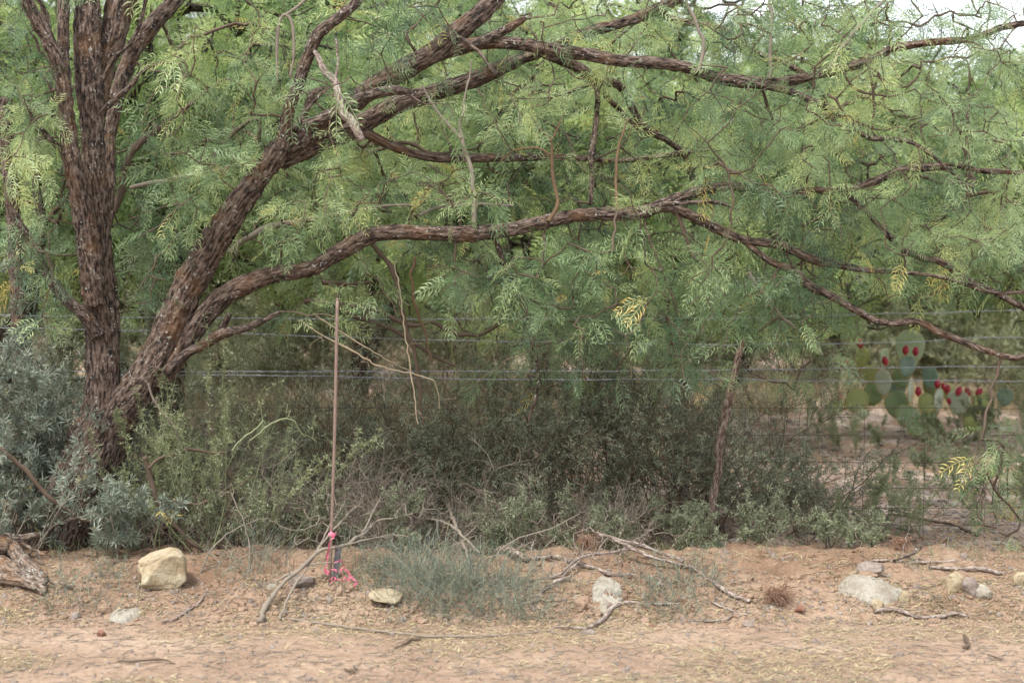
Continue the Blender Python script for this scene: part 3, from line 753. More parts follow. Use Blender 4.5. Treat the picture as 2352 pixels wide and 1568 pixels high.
# looser grey-green brush: tall wisps behind the wires, low sprigs along the top of the bank
M_leaf_olive = leafmat('olive_leaf', [(0, (.13, .15, .09)), (.6, (.28, .31, .19)), (1, (.44, .45, .29))], .35)
for i, (px, Y, w_, h, st_n, lb) in enumerate([
        (620, 9.7, 1.1, 1.35, 20, 'tall wispy grey-green bush behind the wires left of the steel rod'),
        (960, 9.9, 1.2, 1.4, 20, 'tall wispy grey-green bush behind the wires right of the steel rod'),
        (1280, 10.1, 1.2, 1.35, 20, 'tall wispy grey-green bush behind the hanging branch'),
        (1560, 10.0, .9, 1.2, 16, 'wispy grey-green bush behind the top of the crooked fence post'),
        (780, 8.1, .7, .36, 12, 'low scrubby sprigs on the bank crest right of the pink ribbon'),
        (1230, 8.05, .7, .34, 12, 'low scrubby sprigs on the bank crest behind the half buried log'),
        (1480, 8.15, .6, .3, 11, 'low scrubby sprigs on the bank crest behind the long fallen branch'),
        (1680, 8.2, .6, .32, 11, 'low scrubby sprigs at the foot of the crooked fence post'),
        (470, 8.0, .5, .34, 10, 'low scrubby sprigs on the bank crest behind the big yellow rock'),
        (1930, 8.15, .5, .26, 9, 'low scrubby sprigs on the bank crest behind the whitish outcrop')]):
    shrub('wispy_brush', lb, px, Y, w_, h, LC_small, M_leaf_olive, M_twig, 0, 1, 150 + i, group='loose grey-green brush', stems=st_n, sides=(9, 5), rr=.0035, prob=.55, ang=.7, up=.2)
# grey leafless brush
for i, (px, Y, w_, h, lb) in enumerate([
        (690, 8.35, 1.0, .62, 'tangle of bare grey twigs at the foot of the steel rod, left side'),
        (960, 8.3, .9, .6, 'tangle of bare grey twigs right of the pink ribbon'),
        (450, 8.4, .8, .7, 'bare grey brush around the weathered post near the trunk'),
        (1270, 8.35, .8, .45, 'bare grey brush at the front foot of the dark thicket'),
        (640, 10.6, 1.8, 1.2, 'leafless brown brush beyond the fence left of the rod'),
        (950, 11.2, 1.8, 1.3, 'leafless brown brush beyond the fence right of the rod')]):
    shrub('bare_brush', lb, px, Y, w_, h, LC_small, M_leaf_dark, M_twig_grey if i < 4 else M_tan, 0, 0, 90 + i, group='bare twiggy brush', stems=42, sides=(8, 5), rr=.0032, spread=1.3, ang=.9, ratio=.5, bend=.16)
# green pencil-stemmed plants
for i, (px, Y, w_, h, n_, lb) in enumerate([
        (400, 7.9, .65, .85, 150, 'light green pencil-stemmed plant in front of the leaning trunk'),
        (540, 8.0, .6, .7, 130, 'light green pencil-stemmed plant between trunk and steel rod'),
        (345, 8.6, .5, 1.5, 120, 'tall pale green wiry plant in the crotch behind the two stems'),
        (2040, 8.95, .6, .6, 150, 'pale green wiry plant right of the thicket under the cactus'),
        (2190, 10.9, .7, .4, 110, 'pale green wiry plant in front of the right part of the cactus'),
        (2350, 9.4, .7, .6, 150, 'wiry green plant at the right edge behind the net wire'),
        (1320, 10.6, 1.1, 1.2, 260, 'yellow-green bush showing through behind the thicket centre'),
        (2420, 12.6, .8, .8, 110, 'tall pale green stems right of the cactus'),
        (1130, 9.9, .9, 1.4, 120, 'tall wiry green stems rising behind the hanging branch'),
        (2110, 13.3, 1.0, .2, 120, 'green and straw coloured herbs in front of the cactus base'),
        (2260, 13.6, .9, .4, 130, 'pale green stems at the right foot of the cactus'),
        (1930, 12.8, .8, .5, 110, 'small yellow-green bush left of the cactus base')]):
    shrub('pencil_plant', lb, px, Y, w_, h, LC_stub, M_green_stem, M_green_stem, 0, 2, 110 + i, group='wiry green plants', vert=.6, stems=int(n_ / 12), sides=(6, 4), rr=.0036, ang=.5, ratio=.5, up=.35)
# blue grey rush-like clumps on the bank
def rush(px, py, w_, h, n_, seed, label, spread=.7):
    R = np.random.default_rng(seed); b = hit(px, py)
    root = tag(bpy.data.objects.new('ephedra_clump', None), label, 'shrub', 'blue-grey rush-like clumps on the bank'); COL.objects.link(root); root.location = Vector(b)
    mb = MB(); P = []; Q = []; rr = []
    x = b[0] + R.normal(0, w_ * .3, n_); y = b[1] + R.uniform(-.1, .3, n_)
    p = np.stack([x, y, ground_z(x, y) - .01], -1)
    d = np.stack([R.normal(0, spread, n_), R.normal(0, spread, n_), np.ones(n_)], -1); d = unit(d)
    L = h * R.uniform(.3, 1.1, n_)
    for s in range(5):
        q = p + d * (L / 5)[:, None]; P.append(p); Q.append(q); rr.append(np.full(n_, .0013 * (1 - s * .13)))
        if s in (1, 2, 3):
            for _ in range(2):
                sel = R.random(n_) < .55
                d2 = unit(d[sel] + R.normal(0, .4, (sel.sum(), 3))); l2 = L[sel] * R.uniform(.12, .35, sel.sum())
                P.append(q[sel]); Q.append(q[sel] + d2 * l2[:, None]); rr.append(np.full(sel.sum(), .001))
        p = q; d = unit(d + R.normal(0, .2, (n_, 3)))
    P = np.vstack(P); Q = np.vstack(Q); rr = np.concatenate(rr)
    sticks(mb, P, Q, rr, rr * .8, 3, R.random(len(P)))
    mb.build('stems', M_ephedra, root)
rush(1040, 1405, .5, .3, 330, 1, 'largest blue-grey rush-like clump, in the middle of the bank')
rush(930, 1350, .42, .27, 240, 2, 'blue-grey rush-like clump just above the small yellowish rock')
rush(1180, 1420, .34, .24, 200, 3, 'low blue-grey rush-like clump at the road edge left of the pale outcrop')
rush(1540, 1410, .3, .15, 180, 4, 'short blue-grey clump right of the pale outcrop')
rush(1640, 1360, .22, .18, 60, 5, 'sparse blue-grey sprigs under the long fallen branch')
rush(560, 1330, .3, .28, 70, 6, 'thin yellow-green sprigs left of the uprooted bush')
rush(130, 1390, .22, .14, 70, 7, 'short green tuft on the bank beside the old log')
rush(235, 1385, .22, .16, 80, 8, 'short green tuft just left of the big yellow rock')
rush(1100, 1260, .5, .28, 260, 9, 'blue-grey stems behind the half buried log')

# ---------------------------------------------------------------- fence
M_wire, t_, b_ = newmat('galvanised_wire'); b_.inputs['Base Color'].default_value = (.25, .26, .29, 1); b_.inputs['Metallic'].default_value = .35; b_.inputs['Roughness'].default_value = .5
M_rust, t_, b_ = newmat('rusty_wire'); b_.inputs['Base Color'].default_value = (.07, .05, .045, 1); b_.inputs['Metallic'].default_value = .3; b_.inputs['Roughness'].default_value = .7
FY = 8.62
fence = empty('wire_fence', base(1176, FY), 'old ranch fence of four barbed strands over square net wire on crooked wooden posts', 'fence')
strands = [  # (px, py) of the four barbed strands
    [(-500, 720), (0, 723), (200, 728), (560, 730), (780, 733), (1000, 733), (1220, 731), (1560, 733), (1700, 730), (1900, 724), (2150, 718), (2352, 712), (2800, 700)],
    [(-500, 745), (0, 752), (200, 757), (500, 764), (780, 774), (1000, 781), (1270, 786), (1700, 792), (1900, 789), (2050, 788), (2140, 784), (2240, 772), (2352, 775), (2800, 765)],
    [(-500, 853), (0, 852), (430, 853), (780, 853), (1100, 852), (1500, 852), (1750, 848), (1950, 846), (2150, 842), (2352, 842), (2800, 838)],
    [(-500, 870), (0, 866), (450, 860), (700, 863), (900, 868), (1200, 872), (1700, 870), (1900, 877), (2150, 873), (2352, 876), (2800, 876)]]
for i, s in enumerate(strands):
    a = np.array(s, float); xs_ = np.linspace(-500, 2800, 1100)
    ys_ = np.interp(xs_, a[:, 0], a[:, 1]); ys_ = np.convolve(np.pad(ys_, 40, 'edge'), np.ones(81) / 81, 'valid')
    ys_ += 1.2 * np.sin(xs_ / 37. + i) * vnoise(np.stack([xs_ / 60, xs_ * 0 + i, xs_ * 0], -1))
    C = Wp(xs_, ys_, FY)
    mb = MB()
    for ph in (0, math.pi):       # the two twisted wires
        q = C.copy(); th = xs_ / 11. + ph
        q[:, 2] += .0023 * np.sin(th); q[:, 1] += .0023 * np.cos(th)
        sticks(mb, q[:-1], q[1:], np.full(len(q) - 1, .0011), np.full(len(q) - 1, .0011), 4)
    bb = mb; idx = np.arange(8, 1090, 19 if i < 2 else 21)
    R = np.random.default_rng(i)
    for sgn in (1, -1):
        d = unit(R.normal(size=(len(idx), 3))) * .011
        sticks(bb, C[idx] - d + [sgn * .002, 0, 0], C[idx] + d + [sgn * .002, 0, 0], np.full(len(idx), .0011), np.full(len(idx), .0004), 4)
    sticks(bb, C[idx] - [.005, 0, 0], C[idx] + [.005, 0, 0], np.full(len(idx), .0036), np.full(len(idx), .0036), 6)
    mb.build('barbed_wire', M_wire, fence)
mb = MB(); R = np.random.default_rng(8)
for k, py in enumerate([937, 999, 1061, 1122, 1166, 1206]):
    xs_ = np.linspace(-500, 2800, 300); ys_ = py + 2.0 * (fbm(np.stack([xs_ / 260, xs_ * 0 + k, xs_ * 0], -1), 2) - .5) * 2
    C = Wp(xs_, ys_, FY); r = np.full(len(C) - 1, .0015)
    sticks(mb, C[:-1], C[1:], r, r, 4)
for px in np.arange(-480, 2800, 137):
    ys_ = np.linspace(936, 1225, 12); x_ = px + R.normal(0, 3) + 2 * np.sin(ys_ / 50 + px); C = Wp(x_, ys_, FY - .003); r = np.full(11, .0013)
    sticks(mb, C[:-1], C[1:], r, r, 4)
mb.build('net_wire', M_rust, fence)
M_post = barkmat('weathered_post', (.06, .04, .03), (.14, .1, .08), (.26, .2, .165), .3, .3, 1.2)
mb = MB(); tube(mb, L3([(1636, 1262, 18), (1640, 1180, 22), (1652, 1060, 20), (1668, 960, 23), (1683, 890, 20), (1695, 830, 18), (1704, 778, 13)], FY - .03, FY - .03), sides=20, ridge=.003, knot=.5, seed=8, wig=.6)
tag(mb.build('fence_post', M_post, fence), 'crooked weathered wooden post right of centre')
mb = MB(); tube(mb, L3([(398, 1300, 44), (394, 1150, 42), (388, 1000, 40), (384, 880, 38), (380, 830, 34)], FY - .1, FY - .1), sides=26, ridge=.007, knot=.4, seed=18)
mb.build('fence_post', M_bark2, fence)

# steel rod with ribbon
M_rod, t_, b_ = newmat('rusty_rod'); b_.inputs['Roughness'].default_value = .6; b_.inputs['Metallic'].default_value = .15
n_ = N(t_, 'ShaderNodeTexNoise', Scale=40, Detail=4); t_.links.new(ramp(t_, n_.outputs[0], [(.35, (.12, .075, .055)), (.65, (.25, .18, .145))]), b_.inputs['Base Color'])
RY = float(hit(760, 1332)[1]) - .02
rod = MB(); p0 = Wp(757, 1345, RY); p1 = Wp(775, 688, RY)
tube(rod, np.array([[*p0, .0075], [*(p0 * .5 + p1 * .5 + [.004, 0, 0]), .0075], [*p1, .0075]]), step=.05, sides=12)
tube(rod, np.array([[*(p1 + [0, 0, -.002]), .0082], [*(p1 + [0, 0, .004]), .0082]]), step=.01, sides=12)
tag(rod.build('steel_stake', M_rod), 'thin upright rusty steel rod with pink ribbon round its foot', 'stake')
M_pink, t_, b_ = newmat('pink_ribbon'); b_.inputs['Base Color'].default_value = (.5, .12, .18, 1); b_.inputs['Roughness'].default_value = .4
def ribbon(mb, pts, Y, wd, seed):
    R = np.random.default_rng(seed); P4 = catmull(np.column_stack([Wp([p[0] for p in pts], [p[1] for p in pts], Y), np.ones(len(pts))]), .008)[:, :3]
    n = len(P4); P4 = P4 + .014 * (np.stack([vnoise(np.stack([np.arange(n) * .35, np.full(n, seed + k * 5.), np.zeros(n)], -1)) for k in range(3)], -1) - .5)
    a = np.cumsum(R.normal(0, .45, n)); d = np.stack([np.cos(a), np.sin(a) * .6, np.sin(a * .7 + 1)], -1); d = unit(d) * wd / 2
    V = np.concatenate([P4 - d, P4, P4 + d], 0); V[n:2 * n] += R.normal(0, .002, (n, 3))
    i = np.arange(n - 1); Q = np.vstack([np.stack([i, i + 1, i + 1 + n, i + n], -1), np.stack([i + n, i + n + 1, i + 1 + 2 * n, i + 2 * n], -1)])
    mb.add(V, Q)
mb = MB()
ribbon(mb, [(762, 1212), (755, 1222), (768, 1228), (758, 1243), (754, 1262), (748, 1280)], RY - .03, .02, 1)
ribbon(mb, [(750, 1275), (752, 1295), (747, 1312), (756, 1318), (745, 1305)], RY - .03, .009, 2)
ribbon(mb, [(768, 1290), (782, 1284), (788, 1296), (783, 1312), (790, 1320)], RY - .04, .012, 3)
ribbon(mb, [(752, 1318), (765, 1306), (776, 1314), (788, 1308), (800, 1320), (798, 1330)], RY - .04, .009, 4)
ribbon(mb, [(762, 1340), (768, 1325), (760, 1332)], RY - .06, .011, 5)
ribbon(mb, [(800, 1318), (808, 1326), (820, 1338), (812, 1342)], RY - .06, .01, 6)
ribbon(mb, [(772, 1330), (784, 1334), (790, 1326), (806, 1334)], RY - .05, .006, 7)
tag(mb.build('flagging_ribbon', M_pink), 'crumpled pink flagging ribbon knotted low on the steel rod and trailing on the ground', 'ribbon')
M_grey, t_, b_ = newmat('grey_plastic'); b_.inputs['Base Color'].default_value = (.15, .14, .15, 1); b_.inputs['Roughness'].default_value = .5
mb = MB(); a = Wp(770, 1330, RY + .04); c = Wp(777, 1258, RY + .04)
tube(mb, np.array([[*a, .015], [*c, .015]]), step=.02, sides=20); tube(mb, np.array([[*(c + [0, 0, -.006]), .018], [*(c + [0, 0, .004]), .018]]), step=.01, sides=20)
tag(mb.build('pipe_stub', M_grey), 'short grey capped pipe at the foot of the steel rod among pink ribbon', 'pipe')

# ---------------------------------------------------------------- prickly pear
def cactmat(name, a, b2):
    m, t, b = newmat(name); n = N(t, 'ShaderNodeTexNoise', Scale=9, Detail=4)
    t.links.new(attr(t, 'tc').outputs['Vector'], n.inputs['Vector'])
    c = ramp(t, n.outputs[0], [(.35, a), (.65, b2)])
    vo = N(t, 'ShaderNodeTexVoronoi', Scale=32); t.links.new(attr(t, 'tc').outputs['Vector'], vo.inputs['Vector'])
    l = ramp(t, vo.outputs[0], [(.10, (1, 1, 1)), (.2, (0, 0, 0))])
    c = mixrgb(t, l, c, (.3, .2, .09))
    t.links.new(c, b.inputs['Base Color']); b.inputs['Roughness'].default_value = .55
    bp = N(t, 'ShaderNodeBump', Strength=.4, Distance=.004); t.links.new(vo.outputs[0], bp.inputs['Height']); t.links.new(bp.outputs[0], b.inputs['Normal'])
    return m
CM = {'p': cactmat('pad_pale', (.38, .5, .29), (.48, .6, .38)), 'd': cactmat('pad_blue', (.16, .26, .2), (.23, .34, .27)),
      'o': cactmat('pad_olive', (.31, .36, .12), (.43, .45, .17)), 'w': cactmat('pad_waxy', (.48, .56, .42), (.6, .66, .52)), 'g': cactmat('pad_green', (.18, .26, .12), (.27, .36, .17))}
M_fruit, t_, b_ = newmat('tuna_fruit'); b_.inputs['Base Color'].default_value = (.36, .016, .04, 1); b_.inputs['Roughness'].default_value = .35
n_ = N(t_, 'ShaderNodeTexNoise', Scale=30, Detail=3); t_.links.new(attr(t_, 'tc').outputs['Vector'], n_.inputs['Vector']); t_.links.new(ramp(t_, n_.outputs[0], [(.35, (.28, .012, .03)), (.7, (.5, .03, .055))]), b_.inputs['Base Color'])
M_spine, t_, b_ = newmat('spine'); b_.inputs['Base Color'].default_value = (.5, .36, .14, 1)
CY = 14.1
cactus = empty('prickly_pear_cactus', base(2090, CY), 'large prickly pear with round spiny pads and red fruit beyond the fence at right', 'cactus')
pads = [(2090, 800, 70, 86, 0, .3, 'p', 0, .35), (2084, 842, 46, 50, .1, .2, 'd', 0, -.05), (2136, 868, 38, 54, -.1, .5, 'd', .0, .1), (2031, 824, 36, 50, .15, 1.0, 'p', 0, .2),
        (2029, 878, 34, 62, -.05, 1.1, 'w', 0, -.1), (2091, 896, 30, 60, .05, 1.15, 'w', 0, -.25), (2129, 928, 44, 50, .15, .3, 'o', 0, -.2), (2155, 920, 38, 56, .1, 1.0, 'w', 0, -.15),
        (2201, 924, 46, 58, .1, .8, 'w', 0, -.1), (2254, 924, 54, 56, .5, .3, 'o', 0, 0), (2308, 911, 38, 46, .1, .4, 'd', 0, .2), (2060, 930, 64, 66, -.3, .2, 'g', 0, .0),
        (2084, 956, 60, 52, .2, .3, 'g', 0, -.3), (2134, 964, 48, 44, -.2, .3, 'g', 0, -.2), (1966, 920, 60, 58, .5, .2, 'o', 0, .1), (1918, 934, 46, 44, .9, .3, 'o', 0, 0),
        (2006, 905, 48, 54, .2, .5, 'g', 0, .3), (1984, 950, 26, 22, .2, .2, 'p', 0, -.2), (1980, 822, 30, 50, .2, .7, 'o', 0, .4), (2225, 950, 38, 40, .2, .4, 'g', 0, .1),
        (2072, 868, 46, 48, 0, .3, 'g', 0, .15), (2060, 892, 52, 54, .3, .4, 'd', 0, .3), (2140, 892, 40, 44, 0, .5, 'g', 0, .2), (2180, 900, 36, 42, -.2, .4, 'o', 0, .3), (2000, 860, 38, 46, -.4, .5, 'o', 0, .35), (2270, 950, 40, 38, -.3, .4, 'g', 0, .3),
        (2105, 985, 54, 36, .3, .3, 'g', 0, -.4), (2150, 985, 44, 34, -.3, .3, 'g', 0, -.1), (2230, 975, 40, 34, .4, .4, 'o', 0, .0)]
fruits = [(2080, 804), (2103, 807), (2033, 829), (1975, 790), (1946, 832), (1927, 910), (2109, 899), (2153, 881), (2167, 887), (2176, 894), (2202, 898), (2223, 900), (2180, 921), (2246, 901), (2252, 899)]
up_, vp_ = np.linspace(0, 2 * np.pi, 33)[:-1], np.linspace(0, np.pi, 17)
pad_objs = []
for i, (px, py, w_, h_, tilt, face, mk, _, dy) in enumerate(pads):
    Yc = CY + dy; s = Yc / F; W2, H2 = w_ * .44 * s / max(.55, math.cos(face)), h_ / 2 * s; th = .013 + .03 * W2
    U, Vv = np.meshgrid(up_, vp_)
    z = np.cos(Vv); ring = np.sin(Vv); wz = 1 + .16 * z
    loc = np.stack([np.sin(U) * ring * 0, 0 * U, z * H2], -1)
    # disc outline in X/Z, thickness in Y
    X_ = np.cos(U) * np.sin(Vv); Y_ = np.sin(U) * np.sin(Vv); Z_ = np.cos(Vv)
    loc = np.stack([X_ * W2 * (1 + .22 * Z_), np.sign(Y_) * np.abs(Y_) ** .8 * th, Z_ * H2], -1)
    loc += (.006 * (fbm(loc * 14 + i, 2) - .5))[..., None]
    c1, s1 = math.cos(face * (1 if i % 2 else -1)), math.sin(face * (1 if i % 2 else -1))
    Rz = np.array([[c1, -s1, 0], [s1, c1, 0], [0, 0, 1]]); ct_, st2 = math.cos(tilt), math.sin(tilt)
    Ry = np.array([[ct_, 0, st2], [0, 1, 0], [-st2, 0, ct_]])
    ctr = Wp(px, py, Yc)
    P = loc.reshape(-1, 3) @ Rz.T @ Ry.T + ctr
    m = len(up_); n = len(vp_); ii = np.arange(n - 1)[:, None] * m; jj = np.arange(m)[None]; j2 = (jj + 1) % m
    mb = MB(); mb.add(P, np.stack([ii + jj, ii + m + jj, ii + m + j2, ii + j2], -1).reshape(-1, 4), None, loc.reshape(-1, 3) + i)
    po = mb.build('pad', CM[mk], cactus)
    R = np.random.default_rng(i); sb = MB()      # spines standing off the areoles
    k = R.integers(m * 2, m * (n - 2), 150); nrm = unit((loc.reshape(-1, 3)[k]) * [1, 30, 1]) @ Rz.T @ Ry.T
    rim = np.arange(n) * m; k2 = np.concatenate([rim, rim + m // 2]); k2 = np.repeat(k2[3:], 2); nr2 = unit(P[k2] - ctr)
    KK = np.concatenate([k, k2]); NN = np.vstack([nrm, nr2]); dd = unit(NN + R.normal(0, .45, NN.shape)) * R.uniform(.012, .03, (len(KK), 1))
    sticks(sb, P[KK], P[KK] + dd, np.full(len(KK), .0016), np.full(len(KK), .0005), 3)
    sb.build('spines', M_spine, po)
    pad_objs.append((px, py - h_ * .3, po, Yc))
for i, (px, py) in enumerate(fruits):
    j = min(range(len(pads)), key=lambda q: math.hypot(pads[q][0] - px, (pads[q][1] - pads[q][3] * .5) - py))
    Yc = pad_objs[j][3] - .03; r = .028 if i not in (4, 8, 12, 13, 14) else .02
    z = np.linspace(-1, 1, 11); prof = np.array([.28, .5, .72, .88, .97, 1, .98, .9, .78, .62, .5]); tt = np.linspace(0, 2 * np.pi, 17)[:-1]
    V = np.stack([np.cos(tt)[None] * prof[:, None] * r, np.sin(tt)[None] * prof[:, None] * r, z[:, None] * r * 1.45 + 0 * tt[None]], -1)
    tlt = np.random.default_rng(i).uniform(-.25, .25); V = np.stack([V[..., 0] + V[..., 2] * tlt, V[..., 1], V[..., 2]], -1)
    ctr = Wp(px, py, Yc); ii = np.arange(10)[:, None] * 16; jj = np.arange(16)[None]; j2 = (jj + 1) % 16
    V = np.vstack([V.reshape(-1, 3), V[-1].mean(0) - [0, 0, .012], V[0].mean(0)]) + ctr
    T = [[160 + k, 160 + (k + 1) % 16, 176] for k in range(16)] + [[(k + 1) % 16, k, 177] for k in range(16)]
    mb = MB(); mb.add(V, np.stack([ii + jj, ii + j2, ii + 16 + j2, ii + 16 + jj], -1).reshape(-1, 4), T)
    mb.build('fruit', M_fruit, pad_objs[j][2])

# ---------------------------------------------------------------- rocks
def rockmat(name, a, b2, c3):
    m, t, b = newmat(name); tc = attr(t, 'tc').outputs['Vector']
    n = N(t, 'ShaderNodeTexNoise', Scale=14, Detail=6, Roughness=.65); t.links.new(tc, n.inputs['Vector'])
    n2 = N(t, 'ShaderNodeTexNoise', Scale=70, Detail=5, Roughness=.7); t.links.new(tc, n2.inputs['Vector'])
    c = ramp(t, n.outputs[0], [(.35, a), (.52, b2), (.7, c3)])
    c = mixrgb(t, .5, c, ramp(t, n2.outputs[0], [(.35, (.6, .57, .52)), (.55, (1, 1, 1))]), 'MULTIPLY')
    t.links.new(c, b.inputs['Base Color']); b.inputs['Roughness'].default_value = .92; b.inputs['Specular IOR Level'].default_value = .15
    ad = N(t, 'ShaderNodeMath', operation='ADD'); t.links.new(n.outputs[0], ad.inputs[0]); t.links.new(n2.outputs[0], ad.inputs[1])
    bp = N(t, 'ShaderNodeBump', Strength=.8, Distance=.012); t.links.new(ad.outputs[0], bp.inputs['Height']); t.links.new(bp.outputs[0], b.inputs['Normal'])
    return m
RM = {'y': rockmat('yellow_limestone', (.27, .205, .125), (.37, .305, .205), (.43, .38, .28)), 'w': rockmat('pale_caliche', (.24, .205, .16), (.31, .285, .235), (.38, .35, .3)),
      'g': rockmat('grey_rock', (.17, .135, .115), (.25, .205, .175), (.33, .29, .25)), 'r': rockmat('red_rock', (.17, .085, .06), (.24, .13, .09), (.3, .19, .14))}
def ico(sub):
    bm = bmesh.new(); bmesh.ops.create_icosphere(bm, subdivisions=sub, radius=1)
    V = np.array([v.co[:] for v in bm.verts]); T = np.array([[v.index for v in f.verts] for f in bm.faces]); bm.free(); return V, T
ICO = {k: ico(k) for k in (2, 3, 5)}
def rock(px, py, wd, hg, mk, seed, label, dp=.8, sub=5, group=None, sink=.55, box=.6, rough=.12, keep=None, name='rock'):
    V, T = ICO[sub]; R = np.random.default_rng(seed)
    b = hit(px, py + hg * .42); s = b[1] / F; w2, h2 = wd / 2 * s, hg / 2 * s / (1 - sink * .5); d2 = w2 * dp
    U = np.sign(V) * np.abs(V) ** (1 - box * .45)
    for _ in range(9):       # planar cuts make angular faces
        nn = unit(R.normal(size=3)); dlim = R.uniform(.66, .95); q = U @ nn; U = U - np.maximum(q - dlim, 0)[:, None] * nn
    U = U * (1 + rough * 2 * (fbm(V * 1.6 + seed * 3.1, 4) - .5))[:, None] + (.09 * (fbm(V * 5 + seed, 4) - .5))[:, None] * V
    P = U * [w2, d2, h2]; a = R.uniform(-.35, .35); c1, s1 = math.cos(a), math.sin(a)
    P = P @ np.array([[c1, s1, 0], [-s1, c1, 0], [0, 0, 1]])
    ctr = b + np.array([0, d2 * .6, 0]); ctr[2] = float(ground_z(ctr[0], ctr[1])) + h2 * (1 - sink)
    mb = MB(); mb.add(P + ctr, None, T, P + seed)
    return tag(mb.build(name, RM[mk], smooth=True), label, 'rock', group)
def outcrop(px, py, wd, hg, seed, label):
    # bedrock showing through the bank: a cracked, blocky patch that follows the slope
    a, c = hit(px, py - hg / 2), hit(px, py + hg / 2); ctr = hit(px, py); s = ctr[1] / F; rx = wd / 2 * s; ry = (a[1] - c[1]) / 2; cy = (a[1] + c[1]) / 2
    na, nr = 160, 60; th = np.arange(na) / na * 2 * np.pi; r = np.linspace(0, 1, nr)
    out_r = .72 + .6 * fbm(np.stack([np.cos(th) * 1.3 + seed, np.sin(th) * 1.3, th * 0], -1), 4)
    X_ = ctr[0] + rx * np.cos(th)[None] * out_r[None] * r[:, None]; Y_ = cy + ry * np.sin(th)[None] * out_r[None] * r[:, None]
    P = np.stack([X_ * 9, Y_ * 9, X_ * 0 + seed], -1); blk = np.round(fbm(P, 2) * 7) / 7; q = fbm(P * 3, 3)
    lift = (1 - r ** 3)[:, None]
    Z_ = ground_z(X_, Y_) + lift * (.018 + .06 * (blk - .35) + .022 * (q - .5)) - .02 * (r ** 8)[:, None]
    V = np.stack([X_, Y_, Z_], -1).reshape(-1, 3); i = np.arange(nr - 1)[:, None] * na; j = np.arange(na)[None]; j2 = (j + 1) % na
    mb = MB(); mb.add(V, np.stack([i + j, i + na + j, i + na + j2, i + j2], -1).reshape(-1, 4), None, V + seed)
    return tag(mb.build('rock', RM['w']), label, 'rock')
rock(362, 1321, 124, 84, 'y', 4, 'large angular yellow limestone block on the bank below the leaning tree', sink=.22, box=.8, rough=.14)
rock(883, 1383, 78, 30, 'y', 9, 'low oblong yellowish rock on the bank right of the steel rod', sink=.3)
outcrop(1392, 1375, 84, 92, 12, 'cracked pale caliche outcrop in the bank below the fallen branches')
outcrop(2005, 1356, 175, 66, 14, 'broad whitish caliche outcrop in the bank at right')
rock(2004, 1311, 66, 26, 'g', 15, 'flat slab lying on top of the whitish outcrop at right', sink=.1, dp=.7)
rock(2194, 1342, 56, 38, 'y', 16, 'yellow rock left of the grey one near the right edge')
rock(2235, 1356, 46, 36, 'g', 17, 'greyish half of the rock pair near the right edge')
rock(2262, 1364, 36, 30, 'w', 171, 'small white stone leaning on the grey rock near the right edge')
rock(2018, 1391, 30, 22, 'y', 18, 'small rounded yellowish stone at the left foot of the whitish outcrop', rough=.25)
rock(2077, 1377, 24, 24, 'y', 19, 'small upright yellowish stone in front of the whitish outcrop', rough=.25)
rock(2342, 1335, 34, 30, 'y', 20, 'yellowish rock cut by the right edge', rough=.25)
rock(1838, 1404, 24, 14, 'r', 21, 'small pinkish stone right of the fibrous root clump', rough=.25)
rock(1720, 1434, 26, 13, 'g', 22, 'small flat stone at the road edge below the long fallen branch', rough=.25)
rock(2217, 1124, 22, 14, 'r', 23, 'small rust-red rock on the open ground beyond the fence', rough=.25)
outcrop(290, 1414, 80, 36, 24, 'pale flat stone half buried in the bank below the large yellow block')
rock(175, 1416, 22, 16, 'g', 25, 'small grey stone left of the pale half buried one', rough=.25)
rock(192, 1432, 18, 14, 'y', 26, 'tiny yellowish stone on the bank at left', rough=.25)
rock(231, 1455, 24, 16, 'r', 27, 'small red stone at the left road edge', rough=.25)
rock(622, 1349, 26, 14, 'w', 28, 'small pale stone left of the uprooted bush', rough=.25)
rock(690, 1340, 70, 26, 'g', 29, 'grey stone in shade behind the uprooted bush', sink=.3)
rock(1497, 1437, 12, 9, 'r', 30, 'tiny dark red pebble at the road edge right of centre', rough=.25)

# ---------------------------------------------------------------- fallen wood
def fallen(label, lines, mat=None, lift=0., name='fallen_branch', cat='branch', twigs=0, sides=10, seed=0, ridge=0., Y=None):
    P_all = []; mb = MB(); R = np.random.default_rng(seed)
    for ln in lines:
        rows = []
        for p in ln:
            h = hit(p[0], p[1]) if Y is None else Wp(p[0], p[1], Y)
            r = p[2] / 2 * h[1] / F; z = (r * .9 + .007 + (p[3] if len(p) > 3 else lift))
            if Y is None and len(p) > 3:   # raised point: keep its place in view, move it toward the eye
                h = Wp(p[0], p[1], hit(p[0], p[1] + p[3] * F / h[1])[1]); z = 0
            rows.append([h[0], h[1], h[2] + z, r])
        C = tube(mb, np.array(rows), sides=sides, knot=.6, seed=seed + ln[0][0], wig=.8, ridge=ridge); P_all.append(C[::3, :3])
    S_ = np.vstack(P_all)
    if twigs:
        k = R.integers(0, len(S_), twigs); d = R.normal(size=(twigs, 3)) * [.16, .1, .08]; d[:, 2] = np.abs(d[:, 2])
        g_ = grow(S_, S_[k] + d, .03, .4, .0013, .4, .004, R=R); twig_mesh(mb, g_, 4)
    o = mb.build(name, mat or M_deadwood)
    return tag(o, label, cat)
fallen('long grey forked branch slanting down the bank right of centre', [[(1352, 1216, 5, .1), (1419, 1243, 7, .1), (1487, 1273, 8, .06), (1537, 1291, 9, .04), (1580, 1300, 9, .02), (1612, 1324, 9), (1646, 1351, 10), (1680, 1371, 10), (1720, 1387, 11)],
       [(1366, 1222, 5, .1), (1453, 1248, 8, .08), (1503, 1264, 8, .05), (1571, 1286, 9, .02)]], seed=1, twigs=45)
